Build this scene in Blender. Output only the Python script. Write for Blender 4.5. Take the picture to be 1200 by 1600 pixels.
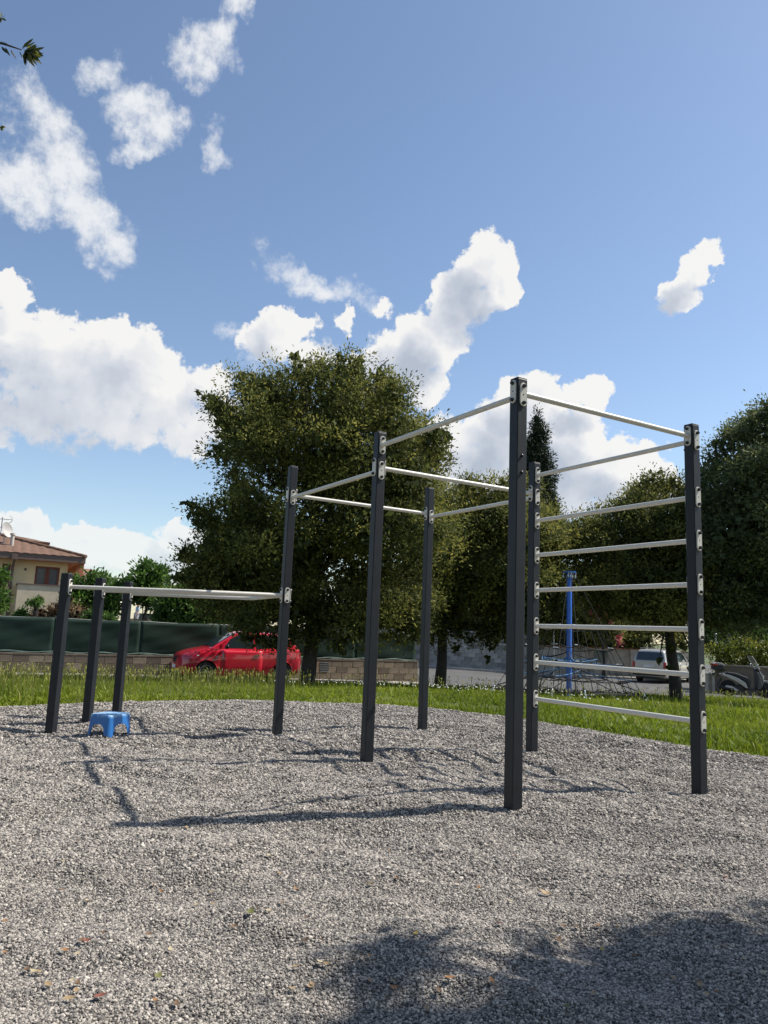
import bpy, math, random
import numpy as np
from mathutils import Vector, Matrix
R = math.radians
random.seed(7)
for o in list(bpy.data.objects): bpy.data.objects.remove(o)
scene = bpy.context.scene
C = scene.collection

# ------------------------------------------------------------------ camera
F_PX, PITCH, ROLL, EYE = 1192.35, R(8.907), R(2.348), 1.05
_r = Vector((1, 0, 0)); _u = Vector((0, -math.sin(PITCH), math.cos(PITCH))); FWD = Vector((0, math.cos(PITCH), math.sin(PITCH)))
RIGHT = math.cos(ROLL)*_r + math.sin(ROLL)*_u
UP = -math.sin(ROLL)*_r + math.cos(ROLL)*_u
cam = bpy.data.objects.new('camera', bpy.data.cameras.new('camera')); C.objects.link(cam)
cam.data.sensor_fit = 'VERTICAL'; cam.data.sensor_height = 36.0; cam.data.lens = F_PX/1600*36.0
cam.data.clip_start = 0.05; cam.data.clip_end = 3000
cam.matrix_world = Matrix(((RIGHT.x, UP.x, -FWD.x, 0), (RIGHT.y, UP.y, -FWD.y, 0), (RIGHT.z, UP.z, -FWD.z, EYE), (0, 0, 0, 1)))
scene.camera = cam
scene.render.resolution_x = 768; scene.render.resolution_y = 1024

# ------------------------------------------------------------------ light
SUN_AZ, SUN_EL = R(74.2), R(50.5)
SUN_STRENGTH, SKY_STRENGTH, EXPOSURE = 5.0, 0.118, 0.42
sl = bpy.data.lights.new('sun', 'SUN'); sl.energy = SUN_STRENGTH; sl.angle = R(0.53); sl.color = (1.0, 0.95, 0.87)
sun = bpy.data.objects.new('sun', sl); C.objects.link(sun)
SUN_DIR = Vector((math.sin(SUN_AZ)*math.cos(SUN_EL), math.cos(SUN_AZ)*math.cos(SUN_EL), math.sin(SUN_EL)))
sun.rotation_euler = SUN_DIR.to_track_quat('Z', 'Y').to_euler(); sun.location = SUN_DIR*50
scene.view_settings.view_transform = 'Standard'; scene.view_settings.look = 'None'
scene.view_settings.exposure = EXPOSURE; scene.view_settings.gamma = 1; scene.view_settings.use_curve_mapping = False

def ray(u, v):
    return (u-600)/F_PX*RIGHT - (v-800)/F_PX*UP + FWD
def at(u, v, y):                      # the point of the place seen at photo pixel u, v and y metres ahead
    d = ray(u, v); return Vector((0, 0, EYE)) + d*(y/d.y)
def azel(u, v):
    d = ray(u, v).normalized(); return math.degrees(math.atan2(d.x, d.y)), math.degrees(math.asin(d.z))

# ------------------------------------------------------------------ world: sky and clouds
W = bpy.data.worlds.new('World'); scene.world = W; W.use_nodes = True
nt = W.node_tree; N = nt.nodes; L = nt.links; N.clear()
def nd(tree, typ, **kw):
    n = tree.nodes.new(typ)
    for k, v in kw.items(): setattr(n, k, v)
    return n
def mth(tree, op, a, b=None, clamp=False):
    n = tree.nodes.new('ShaderNodeMath'); n.operation = op; n.use_clamp = clamp
    for i, x in enumerate((a, b)):
        if x is None: continue
        if isinstance(x, (int, float)): n.inputs[i].default_value = x
        else: tree.links.new(x, n.inputs[i])
    return n.outputs[0]
def mrange(tree, x, a, b, c=0.0, d=1.0, smooth=True):
    n = tree.nodes.new('ShaderNodeMapRange'); n.interpolation_type = 'SMOOTHSTEP' if smooth else 'LINEAR'
    tree.links.new(x, n.inputs['Value'])
    for k, v in (('From Min', a), ('From Max', b), ('To Min', c), ('To Max', d)): n.inputs[k].default_value = v
    return n.outputs['Result']
# cloud blobs: direction seen at pixel u, v; half sizes in px; tilt in degrees (counter-clockwise in the sky); weight
CUM = [(756, 425, 52, 62, 0, 1), (790, 445, 28, 40, 0, .9), (722, 470, 52, 58, 0, 1), (680, 530, 62, 58, 30, 1), (628, 560, 80, 58, 30, 1), (665, 610, 42, 38, 0, .9), (590, 590, 60, 45, 0, .9),
       (432, 525, 62, 44, 20, .95), (475, 545, 62, 30, -10, .8), (540, 505, 22, 24, 0, .55), (600, 480, 22, 18, 0, .5),
       (828, 625, 55, 50, 0, 1), (915, 618, 46, 30, 10, .9), (800, 690, 100, 75, 0, 1), (880, 690, 85, 62, -10, 1), (960, 725, 105, 44, -8, 1), (830, 770, 160, 75, 0, 1), (695, 690, 62, 46, 0, .9), (950, 770, 120, 50, 0, .8), (735, 745, 80, 60, 0, 1),
       (1078, 430, 66, 32, 42, .95), (1062, 466, 42, 30, 10, .85), (1112, 402, 28, 16, 20, .7),
       (110, 580, 175, 88, -8, .85), (40, 530, 80, 52, 0, .9), (195, 555, 95, 62, -15, .9), (245, 625, 115, 68, -10, .75), (335, 600, 50, 40, 0, .6), (300, 680, 70, 40, 0, .6), (60, 645, 120, 62, 0, .7), (170, 655, 110, 52, 0, .7), (10, 460, 46, 42, 0, .75), (340, 650, 52, 50, 0, .6),
       (125, 850, 62, 26, -5, .9), (25, 828, 70, 36, -15, .9), (190, 868, 110, 40, -6, .8), (283, 842, 44, 30, 0, .7), (60, 860, 130, 40, 0, .8), (290, 880, 90, 40, 0, .7)]
WSP = [(320, 80, 62, 56, 20, 1), (345, 55, 32, 40, 0, .9), (372, 6, 30, 28, 0, .8), (228, 178, 78, 54, 0, 1), (160, 118, 46, 34, 20, .75), (222, 228, 62, 26, 25, .8), (335, 245, 34, 20, 20, .6), (335, 212, 22, 34, 0, .55),
       (75, 190, 80, 50, -40, .7), (40, 165, 60, 60, 0, .55), (105, 270, 90, 62, -35, 1), (30, 285, 80, 58, 0, 1), (130, 330, 80, 62, -40, 1), (175, 388, 46, 52, -20, .9), (50, 310, 80, 50, 0, .8),
       (500, 447, 110, 22, -14, .8), (440, 420, 70, 34, -25, .5), (345, 517, 34, 24, 0, .55), (570, 465, 50, 26, -20, .6), (400, 560, 60, 30, 0, .4)]
def cloud_group(name, blobs):          # every blob: falloff w*(1-|M(P-c)|^2); joined by a smooth maximum, in batches to keep the shader small
    g = bpy.data.node_groups.new(name, 'ShaderNodeTree')
    g.interface.new_socket('P', in_out='INPUT', socket_type='NodeSocketVector')
    g.interface.new_socket('D', in_out='OUTPUT', socket_type='NodeSocketFloat')
    gi = g.nodes.new('NodeGroupInput'); go = g.nodes.new('NodeGroupOutput'); acc = None; src = gi.outputs[0]
    pxd = math.degrees(1/F_PX)
    for i, (u, v, rx, ry, t, w) in enumerate(blobs):
        az, el = azel(u, v); k = math.cos(math.atan(math.hypot(u-600, v-800)/F_PX)); rx *= pxd*k/max(.5, math.cos(R(el))); ry *= pxd*k
        if i % 16 == 0 and acc is not None:
            ch = nd(g, 'ShaderNodeVectorMath', operation='MULTIPLY_ADD'); g.links.new(acc, ch.inputs[0]); ch.inputs[1].default_value = (1e-7, 1e-7, 0); g.links.new(gi.outputs[0], ch.inputs[2]); src = ch.outputs[0]
        if t:
            m = nd(g, 'ShaderNodeMapping', vector_type='TEXTURE'); g.links.new(src, m.inputs['Vector'])
            m.inputs['Location'].default_value = (az, el, 0); m.inputs['Rotation'].default_value = (0, 0, R(t)); m.inputs['Scale'].default_value = (rx, ry, 1)
        else:
            m = nd(g, 'ShaderNodeVectorMath', operation='MULTIPLY_ADD'); g.links.new(src, m.inputs[0]); m.inputs[1].default_value = (1/rx, 1/ry, 0); m.inputs[2].default_value = (-az/rx, -el/ry, 0)
        ln = nd(g, 'ShaderNodeVectorMath', operation='DOT_PRODUCT'); g.links.new(m.outputs[0], ln.inputs[0]); g.links.new(m.outputs[0], ln.inputs[1])
        f = mth(g, 'MULTIPLY_ADD', ln.outputs['Value'], -w); f.node.inputs[2].default_value = w
        if acc is None: acc = f
        else:
            sm = nd(g, 'ShaderNodeMath', operation='SMOOTH_MAX'); g.links.new(acc, sm.inputs[0]); g.links.new(f, sm.inputs[1]); sm.inputs[2].default_value = .3; acc = sm.outputs[0]
    g.links.new(mth(g, 'MAXIMUM', acc, -2.5), go.inputs[0])
    return g
G_CUM, G_WSP = cloud_group('cumulus', CUM), cloud_group('wisps', WSP)
tc = nd(nt, 'ShaderNodeTexCoord'); sep = nd(nt, 'ShaderNodeSeparateXYZ'); L.new(tc.outputs['Generated'], sep.inputs[0])
azn = mth(nt, 'MULTIPLY', mth(nt, 'ARCTAN2', sep.outputs[0], sep.outputs[1]), 57.29578)
azn = mth(nt, 'MODULO', mth(nt, 'ADD', azn, 400.0), 360.0); azn = mth(nt, 'SUBTRACT', azn, 40.0)     # -40 .. 320
eln = mth(nt, 'MULTIPLY', mth(nt, 'ARCSINE', sep.outputs[2]), 57.29578)
P = nd(nt, 'ShaderNodeCombineXYZ'); L.new(azn, P.inputs[0]); L.new(eln, P.inputs[1])
def noise(tree, vec, scale, detail=6, rough=.6, off=0.0):
    n = nd(tree, 'ShaderNodeTexNoise'); n.inputs['Scale'].default_value = scale; n.inputs['Detail'].default_value = detail; n.inputs['Roughness'].default_value = rough
    L_ = tree.links
    if off:
        a = nd(tree, 'ShaderNodeVectorMath', operation='ADD'); L_.new(vec, a.inputs[0]); a.inputs[1].default_value = (off, off*.7, off*1.3); vec = a.outputs[0]
    L_.new(vec, n.inputs['Vector']); return n
def shift(vec, d):
    a = nd(nt, 'ShaderNodeVectorMath', operation='ADD'); L.new(vec, a.inputs[0]); a.inputs[1].default_value = d; return a.outputs[0]
def warp(vec, sc, amt, off):
    n = noise(nt, vec, sc, 4, .55, off); s = nd(nt, 'ShaderNodeVectorMath', operation='SUBTRACT'); L.new(n.outputs['Color'], s.inputs[0]); s.inputs[1].default_value = (.5, .5, .5)
    k = nd(nt, 'ShaderNodeVectorMath', operation='MULTIPLY'); L.new(s.outputs[0], k.inputs[0]); k.inputs[1].default_value = (amt, amt, 0)
    a = nd(nt, 'ShaderNodeVectorMath', operation='ADD'); L.new(vec, a.inputs[0]); L.new(k.outputs[0], a.inputs[1]); return a.outputs[0]
q = warp(P.outputs[0], .55, 2.6, 3.1)
gc = nd(nt, 'ShaderNodeGroup'); gc.node_tree = G_CUM; L.new(q, gc.inputs[0])
gw = nd(nt, 'ShaderNodeGroup'); gw.node_tree = G_WSP; L.new(q, gw.inputs[0])
# the same fair-weather clouds carry on round the rest of the sky
rest = mrange(nt, mth(nt, 'ABSOLUTE', mth(nt, 'SUBTRACT', azn, 140.0)), 108, 96)
gen = mth(nt, 'SUBTRACT', mth(nt, 'MULTIPLY', mth(nt, 'SUBTRACT', noise(nt, P.outputs[0], .09, 3, .5, 5.0).outputs['Fac'], .60), 8.0), mth(nt, 'MULTIPLY', mth(nt, 'SUBTRACT', 1.0, rest), 4.0))
gen = mth(nt, 'MAXIMUM', mth(nt, 'MINIMUM', gen, 1.0), -2.5)
nz = mth(nt, 'SUBTRACT', noise(nt, P.outputs[0], .62, 7, .62, 1.3).outputs['Fac'], .5)
nz2 = mth(nt, 'SUBTRACT', noise(nt, shift(P.outputs[0], (.8, .7, 0)), .62, 5, .62, 1.3).outputs['Fac'], .5)
base = mth(nt, 'MAXIMUM', gc.outputs[0], gen)
dc = mth(nt, 'ADD', base, mth(nt, 'MULTIPLY', nz, 1.9))
nw = mth(nt, 'SUBTRACT', noise(nt, P.outputs[0], .5, 7, .68, 9.3).outputs['Fac'], .5)
dw = mth(nt, 'ADD', mth(nt, 'MINIMUM', gw.outputs[0], mth(nt, 'MULTIPLY', gw.outputs[0], 2.2)), mth(nt, 'MULTIPLY', nw, 2.2))
lowa = mrange(nt, eln, 0, 11, .55, 1.0)
aw = mth(nt, 'MULTIPLY', mrange(nt, dw, .12, 1.1), .95)
# lit side: thinner towards the sun is brighter; thick middles are greyer
lo1 = noise(nt, q, .17, 3, .45, 4.4).outputs['Fac']; lo2 = noise(nt, shift(q, (1.9, 1.8, 0)), .17, 3, .45, 4.4).outputs['Fac']
lit = mth(nt, 'MULTIPLY_ADD', mth(nt, 'SUBTRACT', lo1, lo2), 1.3); lit.node.inputs[2].default_value = .98
gc2 = nd(nt, 'ShaderNodeGroup'); gc2.node_tree = G_CUM; L.new(shift(q, (1.3, 1.9, 0)), gc2.inputs[0])
lit = mth(nt, 'ADD', lit, mth(nt, 'MULTIPLY', mth(nt, 'MAXIMUM', mth(nt, 'MINIMUM', mth(nt, 'SUBTRACT', gc.outputs[0], gc2.outputs[0]), .6), -.45), .75))
lit = mth(nt, 'ADD', lit, mth(nt, 'MULTIPLY', mth(nt, 'SUBTRACT', nz, nz2), .24))
lit = mth(nt, 'SUBTRACT', lit, mth(nt, 'MULTIPLY', mth(nt, 'MINIMUM', base, 1.0), .66))
lit = mth(nt, 'MINIMUM', mth(nt, 'MAXIMUM', lit, .0), 1.0)
acm = mrange(nt, dc, .03, .5); fm = mth(nt, 'MULTIPLY_ADD', lit, -.46); fm.node.inputs[2].default_value = .76; L.new(fm, acm.node.inputs['From Max'])   # crisp lit tops, soft shaded undersides
ac = mth(nt, 'MULTIPLY', acm, lowa)
cr = nd(nt, 'ShaderNodeValToRGB'); L.new(lit, cr.inputs[0])
cr.color_ramp.elements[0].position = .2; cr.color_ramp.elements[0].color = (.50, .56, .66, 1)
cr.color_ramp.elements[1].position = .92; cr.color_ramp.elements[1].color = (1.0, .99, .97, 1)
e = cr.color_ramp.elements.new(.6); e.color = (.76, .79, .85, 1)
sky = nd(nt, 'ShaderNodeTexSky', sky_type='NISHITA'); sky.sun_disc = False; sky.sun_elevation = SUN_EL; sky.sun_rotation = SUN_AZ
sky.altitude = 50; sky.air_density = 1.0; sky.dust_density = .5; sky.ozone_density = 1.0
bg_sky = nd(nt, 'ShaderNodeBackground'); hs = nd(nt, 'ShaderNodeHueSaturation'); hs.inputs['Saturation'].default_value = 1.0; L.new(sky.outputs[0], hs.inputs['Color']); L.new(hs.outputs[0], bg_sky.inputs[0]); bg_sky.inputs[1].default_value = SKY_STRENGTH
bg_c = nd(nt, 'ShaderNodeBackground'); L.new(cr.outputs[0], bg_c.inputs[0]); bg_c.inputs[1].default_value = .70
bg_w = nd(nt, 'ShaderNodeBackground'); bg_w.inputs[0].default_value = (.95, .97, 1, 1); bg_w.inputs[1].default_value = .68
m1 = nd(nt, 'ShaderNodeMixShader'); L.new(aw, m1.inputs[0]); L.new(bg_sky.outputs[0], m1.inputs[1]); L.new(bg_w.outputs[0], m1.inputs[2])
m2 = nd(nt, 'ShaderNodeMixShader'); L.new(mth(nt, 'MULTIPLY', ac, .97), m2.inputs[0]); L.new(m1.outputs[0], m2.inputs[1]); L.new(bg_c.outputs[0], m2.inputs[2])
wo = nd(nt, 'ShaderNodeOutputWorld'); L.new(m2.outputs[0], wo.inputs[0])

# ------------------------------------------------------------------ materials
def mat(name, col, rough=.6, metal=0., var=.15, scale=6., bump=0., bscale=40., rnd=0., spec=.5, coat=0., trans=0.):
    m = bpy.data.materials.new(name); m.use_nodes = True; t = m.node_tree; b = t.nodes['Principled BSDF']
    b.inputs['Roughness'].default_value = rough; b.inputs['Metallic'].default_value = metal; b.inputs['Specular IOR Level'].default_value = spec
    b.inputs['Coat Weight'].default_value = coat; b.inputs['Coat Roughness'].default_value = .06
    tcn = t.nodes.new('ShaderNodeTexCoord')
    n = t.nodes.new('ShaderNodeTexNoise'); n.inputs['Scale'].default_value = scale; n.inputs['Detail'].default_value = 6; n.inputs['Roughness'].default_value = .6
    t.links.new(tcn.outputs['Object'], n.inputs['Vector'])
    h = t.nodes.new('ShaderNodeHueSaturation'); h.inputs['Color'].default_value = (*col, 1)
    v = mrange(t, n.outputs['Fac'], .25, .75, 1-var, 1+var, False)
    if rnd:
        oi = t.nodes.new('ShaderNodeObjectInfo'); v = mth(t, 'MULTIPLY', v, mrange(t, oi.outputs['Random'], 0, 1, 1-rnd, 1+rnd, False))
    t.links.new(v, h.inputs['Value']); t.links.new(h.outputs[0], b.inputs['Base Color'])
    if bump:
        n2 = t.nodes.new('ShaderNodeTexNoise'); n2.inputs['Scale'].default_value = bscale; n2.inputs['Detail'].default_value = 5
        t.links.new(tcn.outputs['Object'], n2.inputs['Vector'])
        bp = t.nodes.new('ShaderNodeBump'); bp.inputs['Strength'].default_value = bump; bp.inputs['Distance'].default_value = .02
        t.links.new(n2.outputs['Fac'], bp.inputs['Height']); t.links.new(bp.outputs[0], b.inputs['Normal'])
    m['hue'] = 0
    return m
def ramp(t, fac, stops):
    r = t.nodes.new('ShaderNodeValToRGB'); t.links.new(fac, r.inputs[0]); el = r.color_ramp.elements
    while len(el) < len(stops): el.new(.5)
    for e_, (p_, c_) in zip(el, stops): e_.position = p_; e_.color = (*c_, 1)
    return r.outputs[0]
def leaf_mat(name, stops, trans=.28, rough=.5, spec=.4):
    m = bpy.data.materials.new(name); m.use_nodes = True; t = m.node_tree; b = t.nodes['Principled BSDF']
    a = t.nodes.new('ShaderNodeAttribute'); a.attribute_name = 'tint'
    c = ramp(t, a.outputs['Fac'], stops); t.links.new(c, b.inputs['Base Color']); b.inputs['Roughness'].default_value = rough; b.inputs['Specular IOR Level'].default_value = spec
    tr = t.nodes.new('ShaderNodeBsdfTranslucent'); t.links.new(c, tr.inputs[0])
    mx = t.nodes.new('ShaderNodeMixShader'); mx.inputs[0].default_value = trans
    t.links.new(b.outputs[0], mx.inputs[1]); t.links.new(tr.outputs[0], mx.inputs[2])
    t.links.new(mx.outputs[0], t.nodes['Material Output'].inputs[0]); return m
def glass_mat(name, col=(.02, .03, .035), rough=.04):
    return mat(name, col, rough, 0, .2, 3, spec=.9)

# ------------------------------------------------------------------ geometry helpers
class MB:
    def __init__(s): s.v = []; s.f = []
    def add(s, vs, fs):
        o = len(s.v); s.v += [tuple(x) for x in vs]; s.f += [tuple(i+o for i in f) for f in fs]; return s
    def box(s, c, size, rot=None, taper=1.0):
        hx, hy, hz = (q/2 for q in size); vs = []
        for z, k in ((-hz, 1), (hz, taper)):
            for x, y in ((-hx, -hy), (hx, -hy), (hx, hy), (-hx, hy)):
                p = Vector((x*k, y*k, z)); p = (rot @ p) if rot else p; vs.append(p + Vector(c))
        return s.add(vs, [(3, 2, 1, 0), (4, 5, 6, 7), (0, 1, 5, 4), (1, 2, 6, 5), (2, 3, 7, 6), (3, 0, 4, 7)])
    def tube(s, pts, r, n=10, cap=True):
        pts = [Vector(p) for p in pts]; rr = r if isinstance(r, (list, tuple)) else [r]*len(pts); rings = []; ref = None
        for i, p in enumerate(pts):
            d = (pts[min(i+1, len(pts)-1)] - pts[max(i-1, 0)]).normalized()
            if ref is None: ref = Vector((0, 0, 1)) if abs(d.z) < .9 else Vector((1, 0, 0))
            a = d.cross(ref).normalized(); b = a.cross(d).normalized(); ref = b
            rings.append([p + (a*math.cos(6.28318*k/n) + b*math.sin(6.28318*k/n))*rr[i] for k in range(n)])
        vs = [q for g in rings for q in g]; fs = []
        for i in range(len(pts)-1):
            for k in range(n): fs.append((i*n+k, i*n+(k+1) % n, (i+1)*n+(k+1) % n, (i+1)*n+k))
        if cap: fs += [tuple(range(n-1, -1, -1)), tuple((len(pts)-1)*n+k for k in range(n))]
        return s.add(vs, fs)
    def lathe(s, prof, c=(0, 0, 0), axis=(0, 0, 1), n=16):
        q = Vector((0, 0, 1)).rotation_difference(Vector(axis)); vs = []; fs = []
        for r, z in prof:
            for k in range(n): vs.append(q @ Vector((r*math.cos(6.28318*k/n), r*math.sin(6.28318*k/n), z)) + Vector(c))
        for i in range(len(prof)-1):
            for k in range(n): fs.append((i*n+k, i*n+(k+1) % n, (i+1)*n+(k+1) % n, (i+1)*n+k))
        fs += [tuple(range(n-1, -1, -1)), tuple((len(prof)-1)*n+k for k in range(n))]
        return s.add(vs, fs)
    def prism(s, poly, t, o=(0, 0, 0), ex=(1, 0, 0), ey=(0, 0, 1)):      # poly in plane ex, ey, extruded +-t/2 along the normal
        ex, ey, o = Vector(ex), Vector(ey), Vector(o); nrm = ex.cross(ey).normalized(); n = len(poly)
        vs = [o + ex*x + ey*y + nrm*h for h in (-t/2, t/2) for x, y in poly]
        return s.add(vs, [tuple(range(n-1, -1, -1)), tuple(range(n, 2*n))] + [(k, (k+1) % n, n+(k+1) % n, n+k) for k in range(n)])
    def grid(s, rows, closed=False):
        nr, nc = len(rows), len(rows[0]); fs = []
        for i in range(nr-1):
            for k in range(nc if closed else nc-1): fs.append((i*nc+k, i*nc+(k+1) % nc, (i+1)*nc+(k+1) % nc, (i+1)*nc+k))
        return s.add([p for r in rows for p in r], fs)
    def ell(s, c, rad, rot=None, nu=14, nv=8):
        rows = []
        for i in range(nv+1):
            th = math.pi*i/nv; row = []
            for k in range(nu):
                p = Vector((rad[0]*math.sin(th)*math.cos(6.28318*k/nu), rad[1]*math.sin(th)*math.sin(6.28318*k/nu), rad[2]*math.cos(th)))
                row.append((rot @ p if rot else p) + Vector(c))
            rows.append(row)
        return s.grid(rows, True)
    def build(s, name, m, parent=None, smooth=False, bevel=0., loc=None):
        me = bpy.data.meshes.new(name); me.from_pydata(s.v, [], s.f); me.validate(); me.materials.append(m)
        if smooth:
            me.polygons.foreach_set('use_smooth', [True]*len(me.polygons)); me.set_sharp_from_angle(angle=R(40))
        return link(name, me, parent, bevel, loc)
def link(name, me, parent=None, bevel=0., loc=None):
    o = bpy.data.objects.new(name, me); C.objects.link(o)
    if parent: o.parent = parent
    if loc is not None: o.location = loc
    if bevel:
        b = o.modifiers.new('bevel', 'BEVEL'); b.width = bevel; b.segments = 2; b.limit_method = 'ANGLE'; b.angle_limit = R(40); b.harden_normals = False
    return o
def tag(o, label, cat=None, group=None, kind=None):
    if label: o['label'] = label
    if cat: o['category'] = cat
    if group: o['group'] = group
    if kind: o['kind'] = kind
    return o
def thing(name, label, cat, loc=(0, 0, 0), rz=0., group=None):
    o = bpy.data.objects.new(name, None); C.objects.link(o); o.location = loc; o.rotation_euler = (0, 0, rz); o.empty_display_size = .2
    return tag(o, label, cat, group)
def np_mesh(name, verts, faces, m, tint=None, parent=None, smooth=False):    # all faces with the same corner count
    me = bpy.data.meshes.new(name); nv, nf, k = len(verts), len(faces), faces.shape[1]
    me.vertices.add(nv); me.vertices.foreach_set('co', np.asarray(verts, np.float32).ravel())
    me.loops.add(nf*k); me.loops.foreach_set('vertex_index', np.asarray(faces, np.int32).ravel())
    me.polygons.add(nf); me.polygons.foreach_set('loop_start', np.arange(0, nf*k, k, dtype=np.int32))
    if smooth: me.polygons.foreach_set('use_smooth', np.ones(nf, bool))
    me.update(calc_edges=True)
    if tint is not None:
        a = me.attributes.new('tint', 'FLOAT', 'FACE'); a.data.foreach_set('value', np.asarray(tint, np.float32))
    me.materials.append(m); return link(name, me, parent)

def vnoise(x, y, seed=0):
    xi = np.floor(x).astype(np.int64); yi = np.floor(y).astype(np.int64); fx = x-xi; fy = y-yi
    fx = fx*fx*(3-2*fx); fy = fy*fy*(3-2*fy)
    def h(a, b):
        n = (a*374761393 + b*668265263 + seed*1442695041) & 0xffffffff; n = ((n ^ (n >> 13))*1274126177) & 0xffffffff
        return ((n ^ (n >> 16)) & 0xffff)/65535.
    return (h(xi, yi)*(1-fx)+h(xi+1, yi)*fx)*(1-fy) + (h(xi, yi+1)*(1-fx)+h(xi+1, yi+1)*fx)*fy
def gz(x, y):                          # terrain: level round the rig, falling away towards the road
    d = np.sqrt(np.asarray(x, float)**2 + np.asarray(y, float)**2); t = np.clip((d-9)/24, 0, 1)
    return -.87*t*t*(3-2*t)
def gg(x, y):                          # raked and trodden gravel
    x = np.asarray(x, float); y = np.asarray(y, float)
    return     .072*(vnoise(x/.9, y/.7, 1)-.5) + .060*(vnoise(x/.40+9, y/.30, 2)-.5) + .030*(vnoise(x/.15, y/.12+5, 3)-.5)
def ground(x, y): return float(gz(x, y))
def gravel(x, y): return float(gg(np.array([x]), np.array([y]))[0])
def inside(px, py, poly):
    r = np.zeros(px.shape, bool); n = len(poly); j = n-1
    for i in range(n):
        xi, yi = poly[i]; xj, yj = poly[j]
        c = ((yi > py) != (yj > py)) & (px < (xj-xi)*(py-yi)/(yj-yi+1e-12)+xi); r ^= c; j = i
    return r
def edge_dist(px, py, poly):
    best = np.full(px.shape, 1e9); n = len(poly)
    for i in range(n):
        ax, ay = poly[i]; bx, by = poly[(i+1) % n]; dx, dy = bx-ax, by-ay
        t = np.clip(((px-ax)*dx+(py-ay)*dy)/(dx*dx+dy*dy), 0, 1); best = np.minimum(best, np.hypot(px-ax-t*dx, py-ay-t*dy))
    return best

# ------------------------------------------------------------------ ground
GRAVEL = [(-5.6, 7.9), (-4.9, 8.5), (-4.35, 9.15), (-3.8, 9.8), (-3.26, 10.3), (-2.6, 10.85), (-2, 11.2), (-1.2, 11.4), (-.44, 11.42), (.3, 11.25), (1, 10.96), (1.8, 10.4), (2.42, 9.5), (2.9, 8.65), (3.33, 8.0), (3.8, 7.6), (4.6, 6.9), (5.6, 5.6), (6, 4), (6, 1), (5, -2.5), (0, -4.5), (-5, -2.5), (-7, 2), (-6.8, 5.5)]
PHI = R(28); WDIR = Vector((math.cos(PHI), math.sin(PHI), 0)); WNRM = Vector((math.sin(PHI), -math.cos(PHI), 0))   # along and in front of the street wall
WALL_END = at(650, 1048, 28.4); WALL_END.z = 0
LAWN_EDGE = [(WALL_END - WDIR*40 + WNRM*3.6), (WALL_END - WDIR*1.5 + WNRM*3.6), at(690, 1058, 24.6), at(880, 1070, 25.2), at(1000, 1076, 26.2), at(1130, 1080, 27.6), Vector((40, 30, 0))]
LAWN_EDGE = [(p.x, p.y) for p in LAWN_EDGE]
ROAD = LAWN_EDGE + [(60, 60), (10, 90), (-30, 60)]

def lawn_ground():
    xs = np.concatenate([np.linspace(-900, -60, 15), np.arange(-55, 56, .8), np.linspace(60, 900, 15)]); ys = np.concatenate([np.linspace(-900, -20, 12), np.arange(-16, 70, .8), np.linspace(75, 1500, 20)])
    X, Y = np.meshgrid(xs, ys); ins = inside(X, Y, GRAVEL); ed = edge_dist(X, Y, GRAVEL)
    Z = gz(X, Y) - np.where(ins, np.clip(ed/.5, 0, 1)*.12 + .06, 0) - .05*((~ins) & (ed < .8)) + .03*(vnoise(X*.9, Y*.9, 5)-.5)
    Z = np.where(inside(X, Y, ROAD), Z - .1, Z)
    ny, nx = X.shape; idx = np.arange(nx*ny).reshape(ny, nx)
    f = np.stack([idx[:-1, :-1], idx[:-1, 1:], idx[1:, 1:], idx[1:, :-1]], -1).reshape(-1, 4)
    m = mat('turf soil', (.075, .095, .028), .95, var=.45, scale=1.3, bump=.6, bscale=9)
    tag(np_mesh('lawn', np.stack([X, Y, Z], -1).reshape(-1, 3), f, m, smooth=True), 'uneven green lawn round the gravel and down to the road', kind='structure')
lawn_ground()

def gravel_mat(inst):
    m = bpy.data.materials.new('pebble stone' if inst else 'gravel bed'); m.use_nodes = True; t = m.node_tree; b = t.nodes['Principled BSDF']; b.inputs['Roughness'].default_value = .85; b.inputs['Specular IOR Level'].default_value = .25
    stops = [(0, (.058, .054, .052)), (.25, (.155, .142, .130)), (.5, (.262, .238, .210)), (.75, (.370, .333, .290)), (.93, (.46, .415, .36)), (1, (.58, .525, .455))]
    if inst:
        oi = t.nodes.new('ShaderNodeObjectInfo'); t.links.new(ramp(t, oi.outputs['Random'], stops), b.inputs['Base Color'])
    else:
        tcn = t.nodes.new('ShaderNodeTexCoord'); vo = t.nodes.new('ShaderNodeTexVoronoi'); vo.inputs['Scale'].default_value = 95
        t.links.new(tcn.outputs['Object'], vo.inputs['Vector']); s = t.nodes.new('ShaderNodeSeparateColor'); t.links.new(vo.outputs['Color'], s.inputs[0])
        t.links.new(ramp(t, s.outputs[0], [(p, tuple(x*.6 for x in c)) for p, c in stops]), b.inputs['Base Color'])
        bp = t.nodes.new('ShaderNodeBump'); bp.inputs['Strength'].default_value = 1; bp.inputs['Distance'].default_value = .008; bp.invert = True
        t.links.new(vo.outputs['Distance'], bp.inputs['Height']); t.links.new(bp.outputs[0], b.inputs['Normal'])
    return m
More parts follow.
